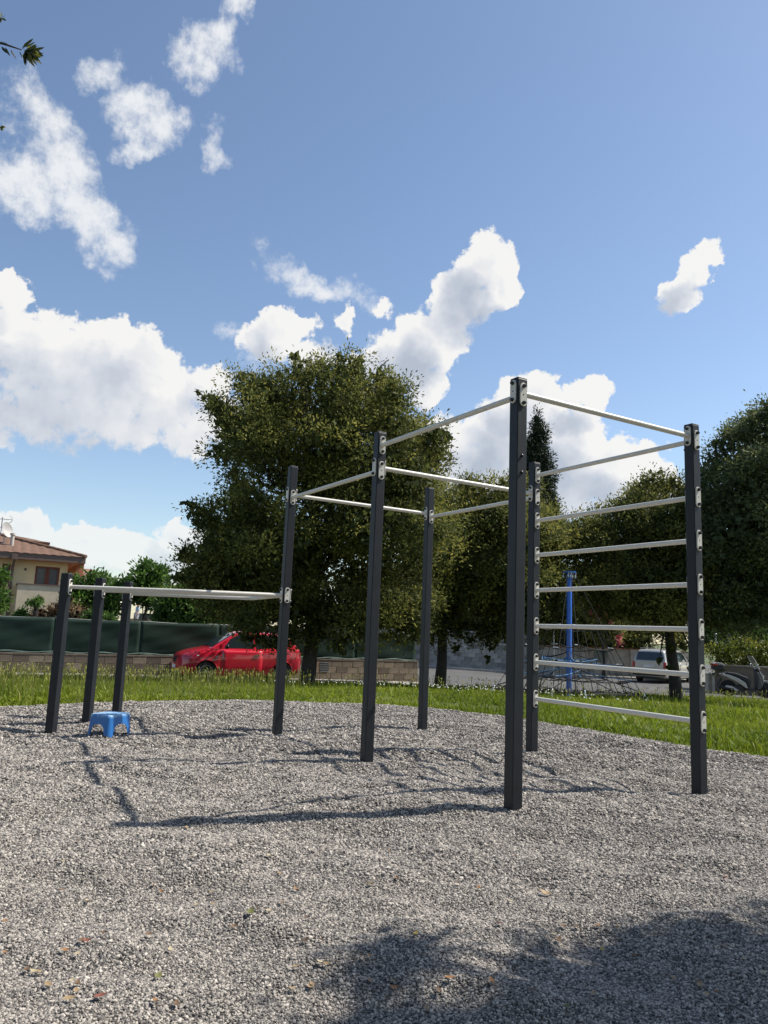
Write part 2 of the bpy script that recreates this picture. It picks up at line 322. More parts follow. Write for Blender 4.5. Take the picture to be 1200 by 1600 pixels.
def gravel_area():
    xs = np.arange(-7.2, 6.2, .04); ys = np.arange(-4.6, 11.6, .04); X, Y = np.meshgrid(xs, ys); Z = gg(X, Y)
    ed = edge_dist(X, Y, GRAVEL); Z = Z*np.clip(ed/.4, .25, 1)
    ny, nx = X.shape; idx = np.arange(nx*ny).reshape(ny, nx)
    f = np.stack([idx[:-1, :-1], idx[:-1, 1:], idx[1:, 1:], idx[1:, :-1]], -1).reshape(-1, 4)
    cx = (X[:-1, :-1]+.02).ravel(); cy = (Y[:-1, :-1]+.02).ravel()
    wob = .12*(vnoise(cx*2.2, cy*2.2, 8)-.5)
    e2 = edge_dist(cx, cy, GRAVEL)*np.where(inside(cx, cy, GRAVEL), 1, -1)
    f = f[e2 + wob > -.03]; used = np.unique(f); remap = -np.ones(nx*ny, int); remap[used] = np.arange(len(used))
    V = np.stack([X, Y, Z], -1).reshape(-1, 3)[used]
    tag(np_mesh('gravel_area', V, remap[f], gravel_mat(False), smooth=True), 'grey fine gravel safety surface under the exercise bars', kind='structure')
    # loose pebbles on top: instanced, thinning out with distance
    rg = np.random.RandomState(3); pts = []
    for y0, y1, dens in ((1.3, 2.7, 38000), (2.7, 3.5, 31000), (3.5, 4.6, 20000), (4.6, 6.6, 11000), (6.6, 11.6, 3400)):
        n_keep = int(dens*(y1-y0)*2*(.56*y1+.9)); px = (rg.rand(n_keep)*2-1)*(.56*y1+.9); py = y0+rg.rand(n_keep)*(y1-y0)
        ok = np.abs(px) < .56*py+.9; px = px[ok]; py = py[ok]
        ok = inside(px, py, GRAVEL) & (edge_dist(px, py, GRAVEL) > .02); px = px[ok]; py = py[ok]
        sz = (.0030 if y1 < 3 else .0033 if y1 < 4 else .0042 if y1 < 5 else .0052 if y1 < 7 else .0073)*np.exp(rg.randn(len(px))*.28)
        pz = gg(px, py)*np.clip(edge_dist(px, py, GRAVEL)/.4, .25, 1) + sz*.35
        pts.append((np.stack([px, py, pz], 1), sz))
    co = np.concatenate([p for p, _ in pts]); sz = np.concatenate([s for _, s in pts]); n = len(co)
    me = bpy.data.meshes.new('gravel_pebbles'); me.vertices.add(n); me.vertices.foreach_set('co', co.astype(np.float32).ravel())
    sc = sz[:, None]*np.stack([1+.45*rg.rand(n), .9+.2*rg.rand(n), .62+.25*rg.rand(n)], 1)
    rt = np.stack([rg.randn(n)*.35, rg.randn(n)*.35, rg.rand(n)*6.28], 1)
    for nm, arr in (('psc', sc), ('prot', rt)):
        a = me.attributes.new(nm, 'FLOAT_VECTOR', 'POINT'); a.data.foreach_set('vector', arr.astype(np.float32).ravel())
    o = link('gravel_pebbles', me); tag(o, 'loose grey and white pebbles covering the gravel bed', kind='stuff')
    pm = gravel_mat(True); me.materials.append(pm)
    g = bpy.data.node_groups.new('pebble scatter', 'GeometryNodeTree')
    g.interface.new_socket('Geometry', in_out='INPUT', socket_type='NodeSocketGeometry'); g.interface.new_socket('Geometry', in_out='OUTPUT', socket_type='NodeSocketGeometry')
    gi = g.nodes.new('NodeGroupInput'); go = g.nodes.new('NodeGroupOutput')
    ico = g.nodes.new('GeometryNodeMeshIcoSphere'); ico.inputs['Radius'].default_value = 1; ico.inputs['Subdivisions'].default_value = 2
    nz = g.nodes.new('ShaderNodeTexNoise'); nz.inputs['Scale'].default_value = 1.1
    ms = g.nodes.new('ShaderNodeVectorMath'); ms.operation = 'MULTIPLY_ADD'; g.links.new(nz.outputs['Color'], ms.inputs[0]); ms.inputs[1].default_value = (1, 1, 1); ms.inputs[2].default_value = (-.5, -.5, -.5)
    sp = g.nodes.new('GeometryNodeSetPosition'); g.links.new(ico.outputs[0], sp.inputs['Geometry']); g.links.new(ms.outputs[0], sp.inputs['Offset'])
    sm = g.nodes.new('GeometryNodeSetMaterial'); sm.inputs['Material'].default_value = pm; g.links.new(sp.outputs[0], sm.inputs['Geometry'])
    ip = g.nodes.new('GeometryNodeInstanceOnPoints'); g.links.new(gi.outputs[0], ip.inputs['Points']); g.links.new(sm.outputs[0], ip.inputs['Instance'])
    for nm, sk in (('psc', 'Scale'), ('prot', 'Rotation')):
        na = g.nodes.new('GeometryNodeInputNamedAttribute'); na.data_type = 'FLOAT_VECTOR'; na.inputs['Name'].default_value = nm
        g.links.new([s for s in na.outputs if s.enabled and s.name == 'Attribute'][0], ip.inputs[sk])
    g.links.new(ip.outputs[0], go.inputs[0])
    md = o.modifiers.new('scatter', 'NODES'); md.node_group = g
    print('pebbles', n)
gravel_area()

def strip_sheet(name, label, poly, m, dz, step=.6):
    p = np.array(poly); xs = np.arange(p[:, 0].min()-1, p[:, 0].max()+1, step); ys = np.arange(p[:, 1].min()-1, p[:, 1].max()+1, step)
    X, Y = np.meshgrid(xs, ys); idx = np.arange(X.size).reshape(X.shape)
    f = np.stack([idx[:-1, :-1], idx[:-1, 1:], idx[1:, 1:], idx[1:, :-1]], -1).reshape(-1, 4)
    f = f[inside(X[:-1, :-1].ravel()+step/2, Y[:-1, :-1].ravel()+step/2, poly)]
    used = np.unique(f); rm = -np.ones(X.size, int); rm[used] = np.arange(len(used))
    V = np.stack([X, Y, gz(X, Y)+dz], -1).reshape(-1, 3)[used]
    return tag(np_mesh(name, V, rm[f], m, smooth=True), label, kind='structure')
strip_sheet('road', 'grey sunlit asphalt street between lawn and walls', ROAD, mat('asphalt', (.088, .085, .081), .9, var=.3, scale=.8, bump=.5, bscale=60), -.01, .4)
# pavement strip along the street wall and kerb along the lawn, as short slabs following the terrain
def ribbon(name, label, pts, w, h, m, kind='structure'):
    mb = MB(); rows = []
    for i, p in enumerate(pts):
        p = Vector((p[0], p[1], 0)); a = Vector((*pts[max(i-1, 0)][:2], 0)); b = Vector((*pts[min(i+1, len(pts)-1)][:2], 0)); d = (b-a).normalized(); q = Vector((d.y, -d.x, 0))
        z = ground(p.x, p.y); l, r = p - q*w/2, p + q*w/2
        rows.append([(l.x, l.y, z-.15), (l.x, l.y, z+h), (r.x, r.y, z+h), (r.x, r.y, z-.15)])
    return tag(mb.grid(rows).build(name, m), label, kind=kind)
stone_k = mat('kerb concrete', (.36, .33, .29), .9, var=.25, scale=3, bump=.4, bscale=30)
def dense(pts, step=.7):
    out = []
    for a, b in zip(pts[:-1], pts[1:]):
        a, b = Vector((*a[:2], 0)), Vector((*b[:2], 0)); n = max(1, int((b-a).length/step)); out += [tuple((a+(b-a)*i/n)[:2]) for i in range(n)]
    return out + [tuple(pts[-1][:2])]
ribbon('kerb', 'pale concrete kerb between lawn and street', dense(LAWN_EDGE[1:6]), .18, .10, stone_k)
wl = [tuple((WALL_END - WDIR*t + WNRM*.75)[:2]) for t in (22, 0)]
ribbon('pavement', 'narrow worn pavement at the foot of the street wall', dense(wl), 1.2, .07, stone_k)
# far kerb in front of the tall block wall
B0, B1 = at(640, 1036, 47), at(822, 1049, 42.6); B0.z = B1.z = 0
C1 = at(1078, 1066, 41.5); C1.z = 0
BD = (B1-B0).normalized(); BN = Vector((BD.y, -BD.x, 0))
CD = (C1-B1).normalized(); CN = Vector((CD.y, -CD.x, 0))
ribbon('far_pavement', 'pavement along the walls across the street', dense([tuple((B0-BD*8+BN*.8)[:2]), tuple((B1+BN*.8)[:2]), tuple((C1+CN*.8)[:2])]), 1.2, .09, stone_k)

# ------------------------------------------------------------------ grass
GRASS_M = leaf_mat('grass blades', [(0, (.075, .115, .010)), (.35, (.155, .21, .014)), (.7, (.245, .30, .022)), (.88, (.31, .32, .045)), (1, (.36, .33, .13))], .42, .55, .3)
def grass():
    rg = np.random.RandomState(5); xs = []; ys = []; hs = []
    for y0, y1, dens in ((6, 9.5, 780), (9.5, 12, 900), (12, 15, 640), (15, 19, 420), (19, 28.5, 290)):
        w = .62*y1+1; n = int(dens*(y1-y0)*2*w); x = (rg.rand(n)*2-1)*w; y = y0+rg.rand(n)*(y1-y0); xs.append(x); ys.append(y)
    x = np.concatenate(xs); y = np.concatenate(ys)
    le = [(-60, -20)] + LAWN_EDGE + [(60, -20)]
    sd = edge_dist(x, y, GRAVEL)*np.where(inside(x, y, GRAVEL), -1, 1)
    ok = inside(x, y, le) & (sd > -.06+.25*(vnoise(x*3, y*3, 4)-.45)*1.0) & (np.abs(x) < .62*y+1) & (vnoise(x*2.1, y*2.1, 12)+rg.rand(len(x))*.7 > .42)
    x, y, sd = x[ok], y[ok], sd[ok]; n = len(x); print('grass', n)
    cl = vnoise(x*.9, y*.9, 6); cl2 = vnoise(x*3.1, y*3.1, 7)
    far = edge_dist(x, y, [(a, b) for a, b in LAWN_EDGE] + [(40, 80), (-40, 80)])
    H = (.042+.085*cl*cl2+.04*rg.rand(n)**2)*(1+1.1*np.clip(1-far/2.5, 0, 1)) + .12*(rg.rand(n) > .985)
    H *= np.clip(.55+sd/.8, .5, 1)
    Wd = (.0035+.004*rg.rand(n))*(1+np.hypot(x, y)/16); th = rg.rand(n)*6.283; ln = (.25+.55*rg.rand(n))*H; ph = rg.rand(n)*6.283
    z = gz(x, y)-.03
    bx, by = np.cos(th)*Wd, np.sin(th)*Wd; tx, ty = np.cos(ph)*ln, np.sin(ph)*ln
    V = np.empty((n, 6, 3))
    for i, (k, s) in enumerate(((0, 1), (0, -1))): V[:, i] = np.stack([x+s*bx, y+s*by, z], 1)
    for i, s in ((2, -.8), (3, .8)): V[:, i] = np.stack([x+s*bx+tx*.3, y+s*by+ty*.3, z+H*.6], 1)
    for i, s in ((4, .12), (5, -.12)): V[:, i] = np.stack([x+s*bx+tx, y+s*by+ty, z+H], 1)
    b = (np.arange(n)*6)[:, None]
    f = np.concatenate([b+np.array([[0, 1, 2, 3]]), b+np.array([[3, 2, 5, 4]])])
    t = np.clip(.18+.5*vnoise(x*.55, y*.55, 9)+.35*(rg.rand(n)-.4)+.35*(rg.rand(n) > .95), 0, 1)
    tag(np_mesh('grass', V.reshape(-1, 3), f, GRASS_M, np.concatenate([t, t])), 'rough unmown green grass and seed heads covering the lawn', kind='stuff')
    # seed heads
    n2 = 3000; pr = np.where((x < -1.5) | (far < 1.6), 1., .12); i = rg.choice(n, n2, replace=False, p=pr/pr.sum()); px, py = x[i], y[i]; hh = .20+.16*rg.rand(n2); le_ = .03+.04*rg.rand(n2); V = np.empty((n2, 4, 3)); a = rg.rand(n2)*6.28
    pz = gz(px, py); wx, wy = np.cos(a)*.006*(1+np.hypot(px, py)/16), np.sin(a)*.006*(1+np.hypot(px, py)/16); lx = rg.randn(n2)*.03; ly = rg.randn(n2)*.03
    V[:, 0] = np.stack([px+lx, py+ly, pz+hh], 1); V[:, 1] = np.stack([px+lx+wx, py+ly+wy, pz+hh+le_*.5], 1); V[:, 2] = np.stack([px+lx*1.3, py+ly*1.3, pz+hh+le_], 1); V[:, 3] = np.stack([px+lx-wx, py+ly-wy, pz+hh+le_*.5], 1)
    S = np.empty((n2, 4, 3)); S[:, 0] = np.stack([px-.002, py, pz], 1); S[:, 1] = np.stack([px+.002, py, pz], 1); S[:, 2] = V[:, 0]+[.002, 0, 0]; S[:, 3] = V[:, 0]-[.002, 0, 0]
    VV = np.concatenate([V.reshape(-1, 3), S.reshape(-1, 3)]); ff = np.arange(n2*8).reshape(-1, 4)
    tag(np_mesh('grass_seed_heads', VV, ff, GRASS_M, np.clip(.86+.14*rg.rand(n2*2), 0, 1)), 'pale seed heads standing above the lawn grass', kind='stuff')
    # clover flowers
    cu = [(at(u_, v_, d_).x, d_) for u_, v_, d_ in ((560, 1070, 19), (620, 1072, 18.5), (720, 1075, 18), (800, 1085, 17), (680, 1070, 19.5), (540, 1066, 20.5), (760, 1080, 17.5), (900, 1090, 15), (470, 1070, 17))]
    px = np.concatenate([c[0]+rg.randn(26)*.7 for c in cu]); py = np.concatenate([c[1]+rg.randn(26)*.9 for c in cu]); n3 = len(px)
    pz = gz(px, py)+.11+.08*rg.rand(n3); r = .012+.008*rg.rand(n3); O = np.array([[1, 0, 0], [-1, 0, 0], [0, 1, 0], [0, -1, 0], [0, 0, 1], [0, 0, -1]])
    V = np.stack([px, py, pz], 1)[:, None]+O[None]*r[:, None, None]
    F8 = np.array([[0, 2, 4], [2, 1, 4], [1, 3, 4], [3, 0, 4], [2, 0, 5], [1, 2, 5], [3, 1, 5], [0, 3, 5]])
    f = (np.arange(n3)*6)[:, None, None]+F8[None]
    tag(np_mesh('clover_flowers', V.reshape(-1, 3), f.reshape(-1, 3), mat('clover white', (.75, .73, .66), .8)), 'small white clover flowers dotted through the lawn', kind='stuff')
    # broad-leaved weeds at the lawn's edge
    wv = []; wf = []; wt = []
    spots = [(u_, y_) for u_, y_ in ((25, 9.8), (70, 10), (105, 10.2), (160, 10.9), (215, 11.2), (232, 11.3), (280, 11.5), (390, 11.8), (470, 11.9), (540, 11.8), (250, 12.5), (590, 11.8), (960, 9.6), (1010, 8.8), (1060, 8.7), (1150, 8.3), (900, 10.3), (840, 11), (980, 10.5), (740, 11.6))]
    for u_, y_ in spots:
        c = at(u_, 1090, y_); zb = ground(c.x, y_)-.01
        for k in range(10):
            a_ = rg.rand()*6.28; l_ = .09+.08*rg.rand(); up = .3+.9*rg.rand(); wd = l_*.16
            d = np.array([math.cos(a_), math.sin(a_), up]); d /= np.linalg.norm(d); s = np.array([-math.sin(a_), math.cos(a_), 0])*wd; o_ = np.array([c.x, y_, zb])
            b_ = len(wv); wv += [o_, o_+d*l_*.5+s, o_+d*l_-np.array([0, 0, .02]), o_+d*l_*.5-s]; wf.append([b_, b_+1, b_+2, b_+3]); wt.append(.2+.3*rg.rand())
    tag(np_mesh('lawn_weeds', np.array(wv), np.array(wf), GRASS_M, np.array(wt)), 'broad leaved green weeds along the gravel edge', kind='stuff')
grass()

# ------------------------------------------------------------------ trees and shrubs
BARK = mat('oak bark', (.055, .045, .037), .95, var=.4, scale=9, bump=1, bscale=22)
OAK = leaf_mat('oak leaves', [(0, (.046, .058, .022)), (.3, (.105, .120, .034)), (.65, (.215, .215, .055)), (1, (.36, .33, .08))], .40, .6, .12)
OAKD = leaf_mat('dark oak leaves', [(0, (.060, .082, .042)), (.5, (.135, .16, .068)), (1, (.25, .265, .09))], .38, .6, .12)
CYP = leaf_mat('cypress scales', [(0, (.016, .026, .014)), (.6, (.032, .050, .024)), (1, (.06, .08, .03))], .15, .6, .3)
FIG = leaf_mat('fig leaves', [(0, (.035, .075, .015)), (.5, (.075, .15, .025)), (1, (.14, .24, .04))], .35, .5, .35)
HEDGE = leaf_mat('yellow green hedge leaves', [(0, (.05, .08, .012)), (.5, (.18, .20, .025)), (1, (.38, .36, .04))], .38, .5, .35)
PINK = leaf_mat('pink flowers', [(0, (.45, .07, .10)), (1, (.62, .16, .2))], .3, .6, .3)
def foliage(blobs, leaf, dens, seed, m, parent, name='crown', per=13, spread=.115, tb=.35, aspect=.42, inner=.25, thin=.75, gap=.5, core=1.0, sub=0, shag=.3):
    rg = np.random.RandomState(seed); B = np.array(blobs, float); B0 = B
    if sub:                                   # boughs end in separate leaf pads with shaded gaps between them
        nb = []
        for b in B0:
            d = rg.randn(sub, 3)+np.array([0, 0, .25]); d /= np.linalg.norm(d, axis=1)[:, None]
            for q in d: k = rg.uniform(.26, .46); nb.append(np.concatenate([b[:3]+q*b[3:6]*rg.uniform(.52, .86), b[3:6]*k*np.array([1.15, 1.15, .8])]))
        nb = np.array(nb); dp = np.ones(len(nb))*9
        for b in B0: dp = np.minimum(dp, np.linalg.norm((nb[:, :3]-b[:3])/b[3:6], axis=1))
        B = nb[dp > .5]; B[:, 3:6] *= .92
    cen = []; out = []; tin = []
    for bi, b in enumerate(B):
        r = b[3:6]; area = 12.57*(r[0]*r[1]*r[2])**(2/3); n = int(area*dens)
        d = rg.randn(n, 3); d /= np.linalg.norm(d, axis=1)[:, None]
        k1, k2 = rg.randn(3)*3.4, rg.randn(3)*5.6
        lump = 1+.16*np.sin(d@k1+rg.rand()*6)+.10*np.sin(d@k2+rg.rand()*6)
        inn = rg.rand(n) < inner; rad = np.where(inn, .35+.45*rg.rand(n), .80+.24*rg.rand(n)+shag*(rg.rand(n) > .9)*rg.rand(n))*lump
        p = b[:3]+d*r*rad[:, None]
        # gaps: drop whole sprig patches
        hole = vnoise(p[:, 0]*1.7/max(.35, r[0])+p[:, 2]*.9+seed, p[:, 2]*1.7/max(.35, r[2])+p[:, 1]*.8, 31+bi % 5)
        keep = hole+.45*rg.rand(n) > gap*.75
        for bj in (range(len(B)) if not sub else ()):
            if bj != bi: keep &= ~((np.linalg.norm((p-B[bj, :3])/B[bj, 3:6], axis=1) < .72) & (rg.rand(n) < thin))
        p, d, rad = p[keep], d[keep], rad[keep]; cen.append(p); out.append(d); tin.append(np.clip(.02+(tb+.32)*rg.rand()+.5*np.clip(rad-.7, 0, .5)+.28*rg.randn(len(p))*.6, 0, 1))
    cen = np.concatenate(cen); out = np.concatenate(out); tin = np.concatenate(tin); ns = len(cen)
    c = np.repeat(cen, per, 0); o = np.repeat(out, per, 0); t = np.repeat(tin, per); n = ns*per
    g = rg.randn(n, 3); pos = c+g*spread; ax = o*.5+g*.55+rg.randn(n, 3)*.45+np.array([0, 0, .12]); ax /= np.linalg.norm(ax, axis=1)[:, None]
    sd = np.cross(ax, rg.randn(n, 3)); sd /= np.linalg.norm(sd, axis=1)[:, None]; nr = np.cross(ax, sd)
    Lf = leaf*(.6+.7*rg.rand(n))[:, None]
    V = np.stack([pos, pos+ax*Lf*.5+sd*Lf*aspect*.5+nr*Lf*.06, pos+ax*Lf, pos+ax*Lf*.5-sd*Lf*aspect*.5+nr*Lf*.06], 1)
    t = np.clip(t+rg.randn(n)*.07, 0, 1); V = V.reshape(-1, 3)
    if core:                                  # broader leaf sprays inside the lobes close the crown
        cv = []; 
        for b in B0:
            r = b[3:6]; k = int(12.57*(r[0]*r[1]*r[2])**(2/3)*15*core)+6; d = rg.randn(k, 3); d /= np.linalg.norm(d, axis=1)[:, None]
            p = b[:3]+d*r*(.25+.52*rg.rand(k))[:, None]; a_ = rg.randn(k, 3); a_ /= np.linalg.norm(a_, axis=1)[:, None]; s_ = np.cross(a_, rg.randn(k, 3)); s_ /= np.linalg.norm(s_, axis=1)[:, None]
            l_ = leaf*(1.6+1.1*rg.rand(k))[:, None]; cv.append(np.stack([p-a_*l_*.5, p+s_*l_*.3, p+a_*l_*.5, p-s_*l_*.3], 1))
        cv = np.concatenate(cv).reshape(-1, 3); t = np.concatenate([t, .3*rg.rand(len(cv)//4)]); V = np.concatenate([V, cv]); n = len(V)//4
    f = np.arange(n*4).reshape(-1, 4)
    ob = np_mesh(name, V, f, m, t, parent)
    ob['kind'] = 'stuff'; return ob, n
NLEAF = 0
def px_blobs(lst, depth, cu, cv, half, thick, seed, layers=(-.72, -.25, .3, .75), squash=1.0):
    """silhouette lobes of a crown (pixel, pixel, radius in px) given real depth: lobes near the crown's axis are repeated in front and behind"""
    rg = random.Random(seed); out = []
    for u, v, r in lst:
        rho = min(.96, math.hypot((u-cu)/half[0], (v-cv)/half[1])); D = thick*math.sqrt(1-rho*rho); s = r/F_PX
        for k in layers:
            if k != layers[1] and (D < .6*r*depth/F_PX or v+r > 1000): continue
            y = depth+k*D+rg.uniform(-.25, .25); c = at(u+rg.uniform(-.3, .3)*r, v+rg.uniform(-.3, .3)*r, depth); c.y = y   # lateral position is the crown's own, not rescaled by depth
            q = s*depth; q *= rg.uniform(.82, 1.1); out.append((c.x, c.y, c.z, q, q, q*squash*rg.uniform(.8, 1.05)))
    return out
def tree(name, label, base, blobs, leaf, dens, seed, m, trunk_r, top, limbs=10, cat='tree', group=None, bark=None, lean=0., **kw):
    global NLEAF
    t = thing(name, label, cat, base, 0, group); rg = random.Random(seed); mb = MB(); b = Vector(base); dens = dens*kw.pop('dk', 1.0)
    loc = [(x-b.x, y-b.y, z-b.z, *r) for x, y, z, *r in blobs]
    tp = Vector(top)-b; pts = [Vector((0, 0, -.25))]; rr = [trunk_r*1.35]
    for i in range(1, 8):
        k = i/7; pts.append(tp*k+Vector((math.sin(k*5+seed)*.07, math.cos(k*4+seed)*.07, 0))); rr.append(trunk_r*(1.12-.75*k))
    mb.tube(pts, rr, 9)
    for l in rg.sample(loc, min(limbs, len(loc))):
        k = rg.uniform(.35, .85); s = tp*k; e_ = Vector(l[:3]); mid = (s+e_)/2+Vector((0, 0, -.12*(e_-s).length)); r0 = trunk_r*(.5-.25*k)
        mb.tube([s, (s+mid)/2+Vector((0, 0, .05)), mid, e_], [r0, r0*.8, r0*.55, r0*.2], 6)
    mb.build('trunk', bark or BARK, t, True)
    ob, n = foliage(loc, leaf, dens, seed, m, t, **kw); NLEAF += n
    return t
def base_at(u, depth): p = at(u, 1050, depth); return (p.x, p.y, ground(p.x, p.y)-.02)

oak1 = [(478, 600, 26), (468, 580, 11), (500, 592, 14), (552, 596, 30), (560, 575, 12), (532, 584, 12), (590, 608, 20), (610, 645, 44), (392, 620, 28), (388, 598, 11), (338, 632, 17), (322, 626, 9), (355, 664, 24), (425, 640, 26), (450, 645, 56), (530, 655, 62), (630, 690, 52), (676, 704, 30), (372, 690, 44), (425, 715, 62), (505, 735, 76), (590, 755, 72), (650, 760, 48), (358, 730, 20),
        (332, 822, 28), (312, 800, 14), (298, 868, 18), (345, 865, 42), (395, 810, 58), (318, 905, 30), (362, 922, 48), (290, 905, 14), (410, 890, 66), (480, 845, 76), (560, 855, 82), (640, 845, 66), (400, 962, 36), (470, 940, 58), (550, 945, 72), (625, 945, 62), (388, 992, 16), (505, 978, 34), (560, 992, 28), (635, 980, 32), (528, 1006, 16), (430, 998, 18), (655, 990, 22), (440, 1008, 11), (405, 992, 20), (425, 1004, 15), (385, 978, 18), (448, 994, 22)]
b = base_at(479, 20.6)
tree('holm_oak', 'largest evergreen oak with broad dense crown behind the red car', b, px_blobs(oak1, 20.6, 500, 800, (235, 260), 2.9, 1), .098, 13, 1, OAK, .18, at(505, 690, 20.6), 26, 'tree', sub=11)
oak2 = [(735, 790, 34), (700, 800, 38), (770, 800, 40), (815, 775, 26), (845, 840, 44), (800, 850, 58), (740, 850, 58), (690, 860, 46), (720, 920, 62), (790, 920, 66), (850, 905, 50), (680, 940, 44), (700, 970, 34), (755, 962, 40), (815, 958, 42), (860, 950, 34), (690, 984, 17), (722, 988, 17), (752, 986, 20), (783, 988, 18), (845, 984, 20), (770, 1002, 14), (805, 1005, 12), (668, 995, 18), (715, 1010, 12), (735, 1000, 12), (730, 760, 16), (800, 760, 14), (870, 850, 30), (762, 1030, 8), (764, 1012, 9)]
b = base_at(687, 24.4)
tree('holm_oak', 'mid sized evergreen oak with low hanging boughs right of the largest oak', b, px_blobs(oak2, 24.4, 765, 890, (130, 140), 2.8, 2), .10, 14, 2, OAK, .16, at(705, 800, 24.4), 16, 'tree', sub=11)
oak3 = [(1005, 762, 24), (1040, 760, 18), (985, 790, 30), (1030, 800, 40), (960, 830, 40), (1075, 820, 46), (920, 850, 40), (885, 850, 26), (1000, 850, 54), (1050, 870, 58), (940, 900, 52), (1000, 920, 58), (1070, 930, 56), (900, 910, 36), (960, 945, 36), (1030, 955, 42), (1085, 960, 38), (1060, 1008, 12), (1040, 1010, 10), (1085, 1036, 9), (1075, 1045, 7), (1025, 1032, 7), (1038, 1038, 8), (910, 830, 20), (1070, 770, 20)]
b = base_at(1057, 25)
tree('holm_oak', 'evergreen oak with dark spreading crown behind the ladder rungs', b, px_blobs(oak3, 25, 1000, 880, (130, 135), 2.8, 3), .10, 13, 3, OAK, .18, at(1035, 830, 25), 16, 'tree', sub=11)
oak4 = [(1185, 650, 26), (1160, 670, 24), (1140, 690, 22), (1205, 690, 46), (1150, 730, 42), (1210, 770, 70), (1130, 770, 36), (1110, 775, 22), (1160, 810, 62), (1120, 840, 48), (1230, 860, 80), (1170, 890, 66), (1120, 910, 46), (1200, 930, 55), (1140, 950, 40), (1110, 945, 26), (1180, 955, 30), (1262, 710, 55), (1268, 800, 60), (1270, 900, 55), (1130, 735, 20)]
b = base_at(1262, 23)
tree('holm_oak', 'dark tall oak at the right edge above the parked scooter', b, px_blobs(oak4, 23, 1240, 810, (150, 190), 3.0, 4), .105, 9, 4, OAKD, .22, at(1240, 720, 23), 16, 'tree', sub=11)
# cypress
b = base_at(840, 47); cy = []
for i in range(17):
    k = i/16; v = 660+k*325; w = 5+30*min(1, k*2.1)**.62; c = at(839+2*math.sin(i*2.1), v, 47); cy.append((c.x, c.y+random.uniform(-.2, .2), c.z, w/F_PX*47, w/F_PX*47, 20/F_PX*47))
tree('cypress', 'tall narrow dark green cypress behind the middle posts', b, cy, .2, 26, 5, CYP, .2, at(840, 700, 47), 4, 'tree', per=12, spread=.12, aspect=.3, gap=.1, shag=0., core=2.)
# shrubs and garden trees
def shrub(label, name, pts, depth, leaf, dens, seed, m, cat='bush', thick=1.2, cu=None, group=None, trunk=None, layers=(-.72, -.25, .3, .75), **kw):
    us = [p[0] for p in pts]; vs = [p[1] for p in pts]; cu = cu or sum(us)/len(us); cv = sum(vs)/len(vs)
    half = (max(abs(u-cu) for u in us)+18, max(abs(v-cv) for v in vs)+18)
    kw.setdefault('dk', 1.8)
    return tree(name, label, base_at(trunk or cu, depth), px_blobs(pts, depth, cu, cv, half, thick, seed, layers), leaf, dens, seed, m, .09, at(cu, cv, depth), 7, cat, group, **kw)
shrub('leafy green fig tree beside the terrace wall of the cream house', 'garden_tree', [(125, 920, 13), (150, 915, 16), (172, 918, 14), (135, 935, 15), (120, 930, 10), (160, 938, 16), (148, 955, 11), (172, 957, 12), (178, 935, 9), (118, 906, 5), (202, 908, 7), (197, 925, 8)], 37, .22, 5, 21, FIG, 'tree', .9, trunk=133)
shrub('bright green garden tree with upright forked boughs behind the low bars', 'garden_tree', [(228, 890, 9), (232, 905, 13), (225, 920, 14), (245, 908, 12), (250, 893, 7), (244, 920, 14), (207, 928, 12), (238, 934, 14), (252, 905, 6), (220, 932, 9)], 38, .22, 5.5, 22, FIG, 'tree', .9, trunk=211)
shrub('bright green leafy hedge behind the green fence netting', 'garden_hedge', [(258, 950, 15), (275, 955, 22), (300, 950, 22), (325, 955, 22), (345, 950, 18), (266, 935, 14), (290, 932, 14), (315, 935, 18), (254, 968, 12), (280, 972, 16), (310, 972, 16), (340, 972, 16), (365, 955, 20)], 33, .18, 6, 23, FIG, 'hedge', .8)
shrub('yellowish bush standing behind the garden hedge', 'garden_bush', [(270, 938, 14), (285, 934, 14), (300, 940, 12), (280, 950, 14)], 36, .16, 6, 24, HEDGE, 'bush', .6)
shrub('green plant with drooping leaves at the left edge by the downpipe', 'garden_tree', [(1, 900, 7), (-10, 930, 12), (2, 928, 6), (2, 942, 7), (-12, 900, 12), (0, 950, 6)], 36, .2, 6, 25, FIG, 'tree', .5)
shrub('small sapling growing from the brush heap before the terrace', 'sapling', [(56, 939, 5), (52, 943, 4), (60, 943, 4)], 33, .11, 14, 26, FIG, 'plant', .2, spread=.05, shag=0.)
shrub('dark leafy shrub at the left end of the brush heap', 'garden_shrub', [(31, 958, 6), (30, 966, 7), (38, 968, 5)], 33, .12, 9, 27, FIG, 'bush', .4, spread=.06, shag=0.)
shrub('low green plants at the right end of the brush heap', 'garden_shrub', [(140, 966, 7), (150, 962, 8), (160, 968, 8), (172, 965, 8)], 33, .12, 9, 28, FIG, 'bush', .4, spread=.06, shag=0.)
shrub('green shrub with yellow tips above the rendered wall across the street', 'wall_shrub', [(860, 990, 22), (890, 985, 26), (920, 992, 24), (950, 985, 26), (975, 995, 20), (905, 960, 26), (940, 955, 26), (880, 960, 22), (1000, 990, 26), (1030, 985, 26), (1055, 995, 20)], 43, .17, 5, 29, OAK, 'bush', 1.0)
shrub('yellow green hedge draped over the wall behind the scooter', 'street_hedge', [(1115, 1020, 12), (1130, 1015, 16), (1150, 1012, 18), (1172, 1016, 18), (1195, 1020, 20), (1140, 1028, 14), (1165, 1030, 16), (1190, 1034, 18), (1215, 1025, 22), (1120, 1032, 8), (1118, 1045, 8), (1116, 1058, 7)], 32.5, .12, 10, 30, HEDGE, 'hedge', .8)
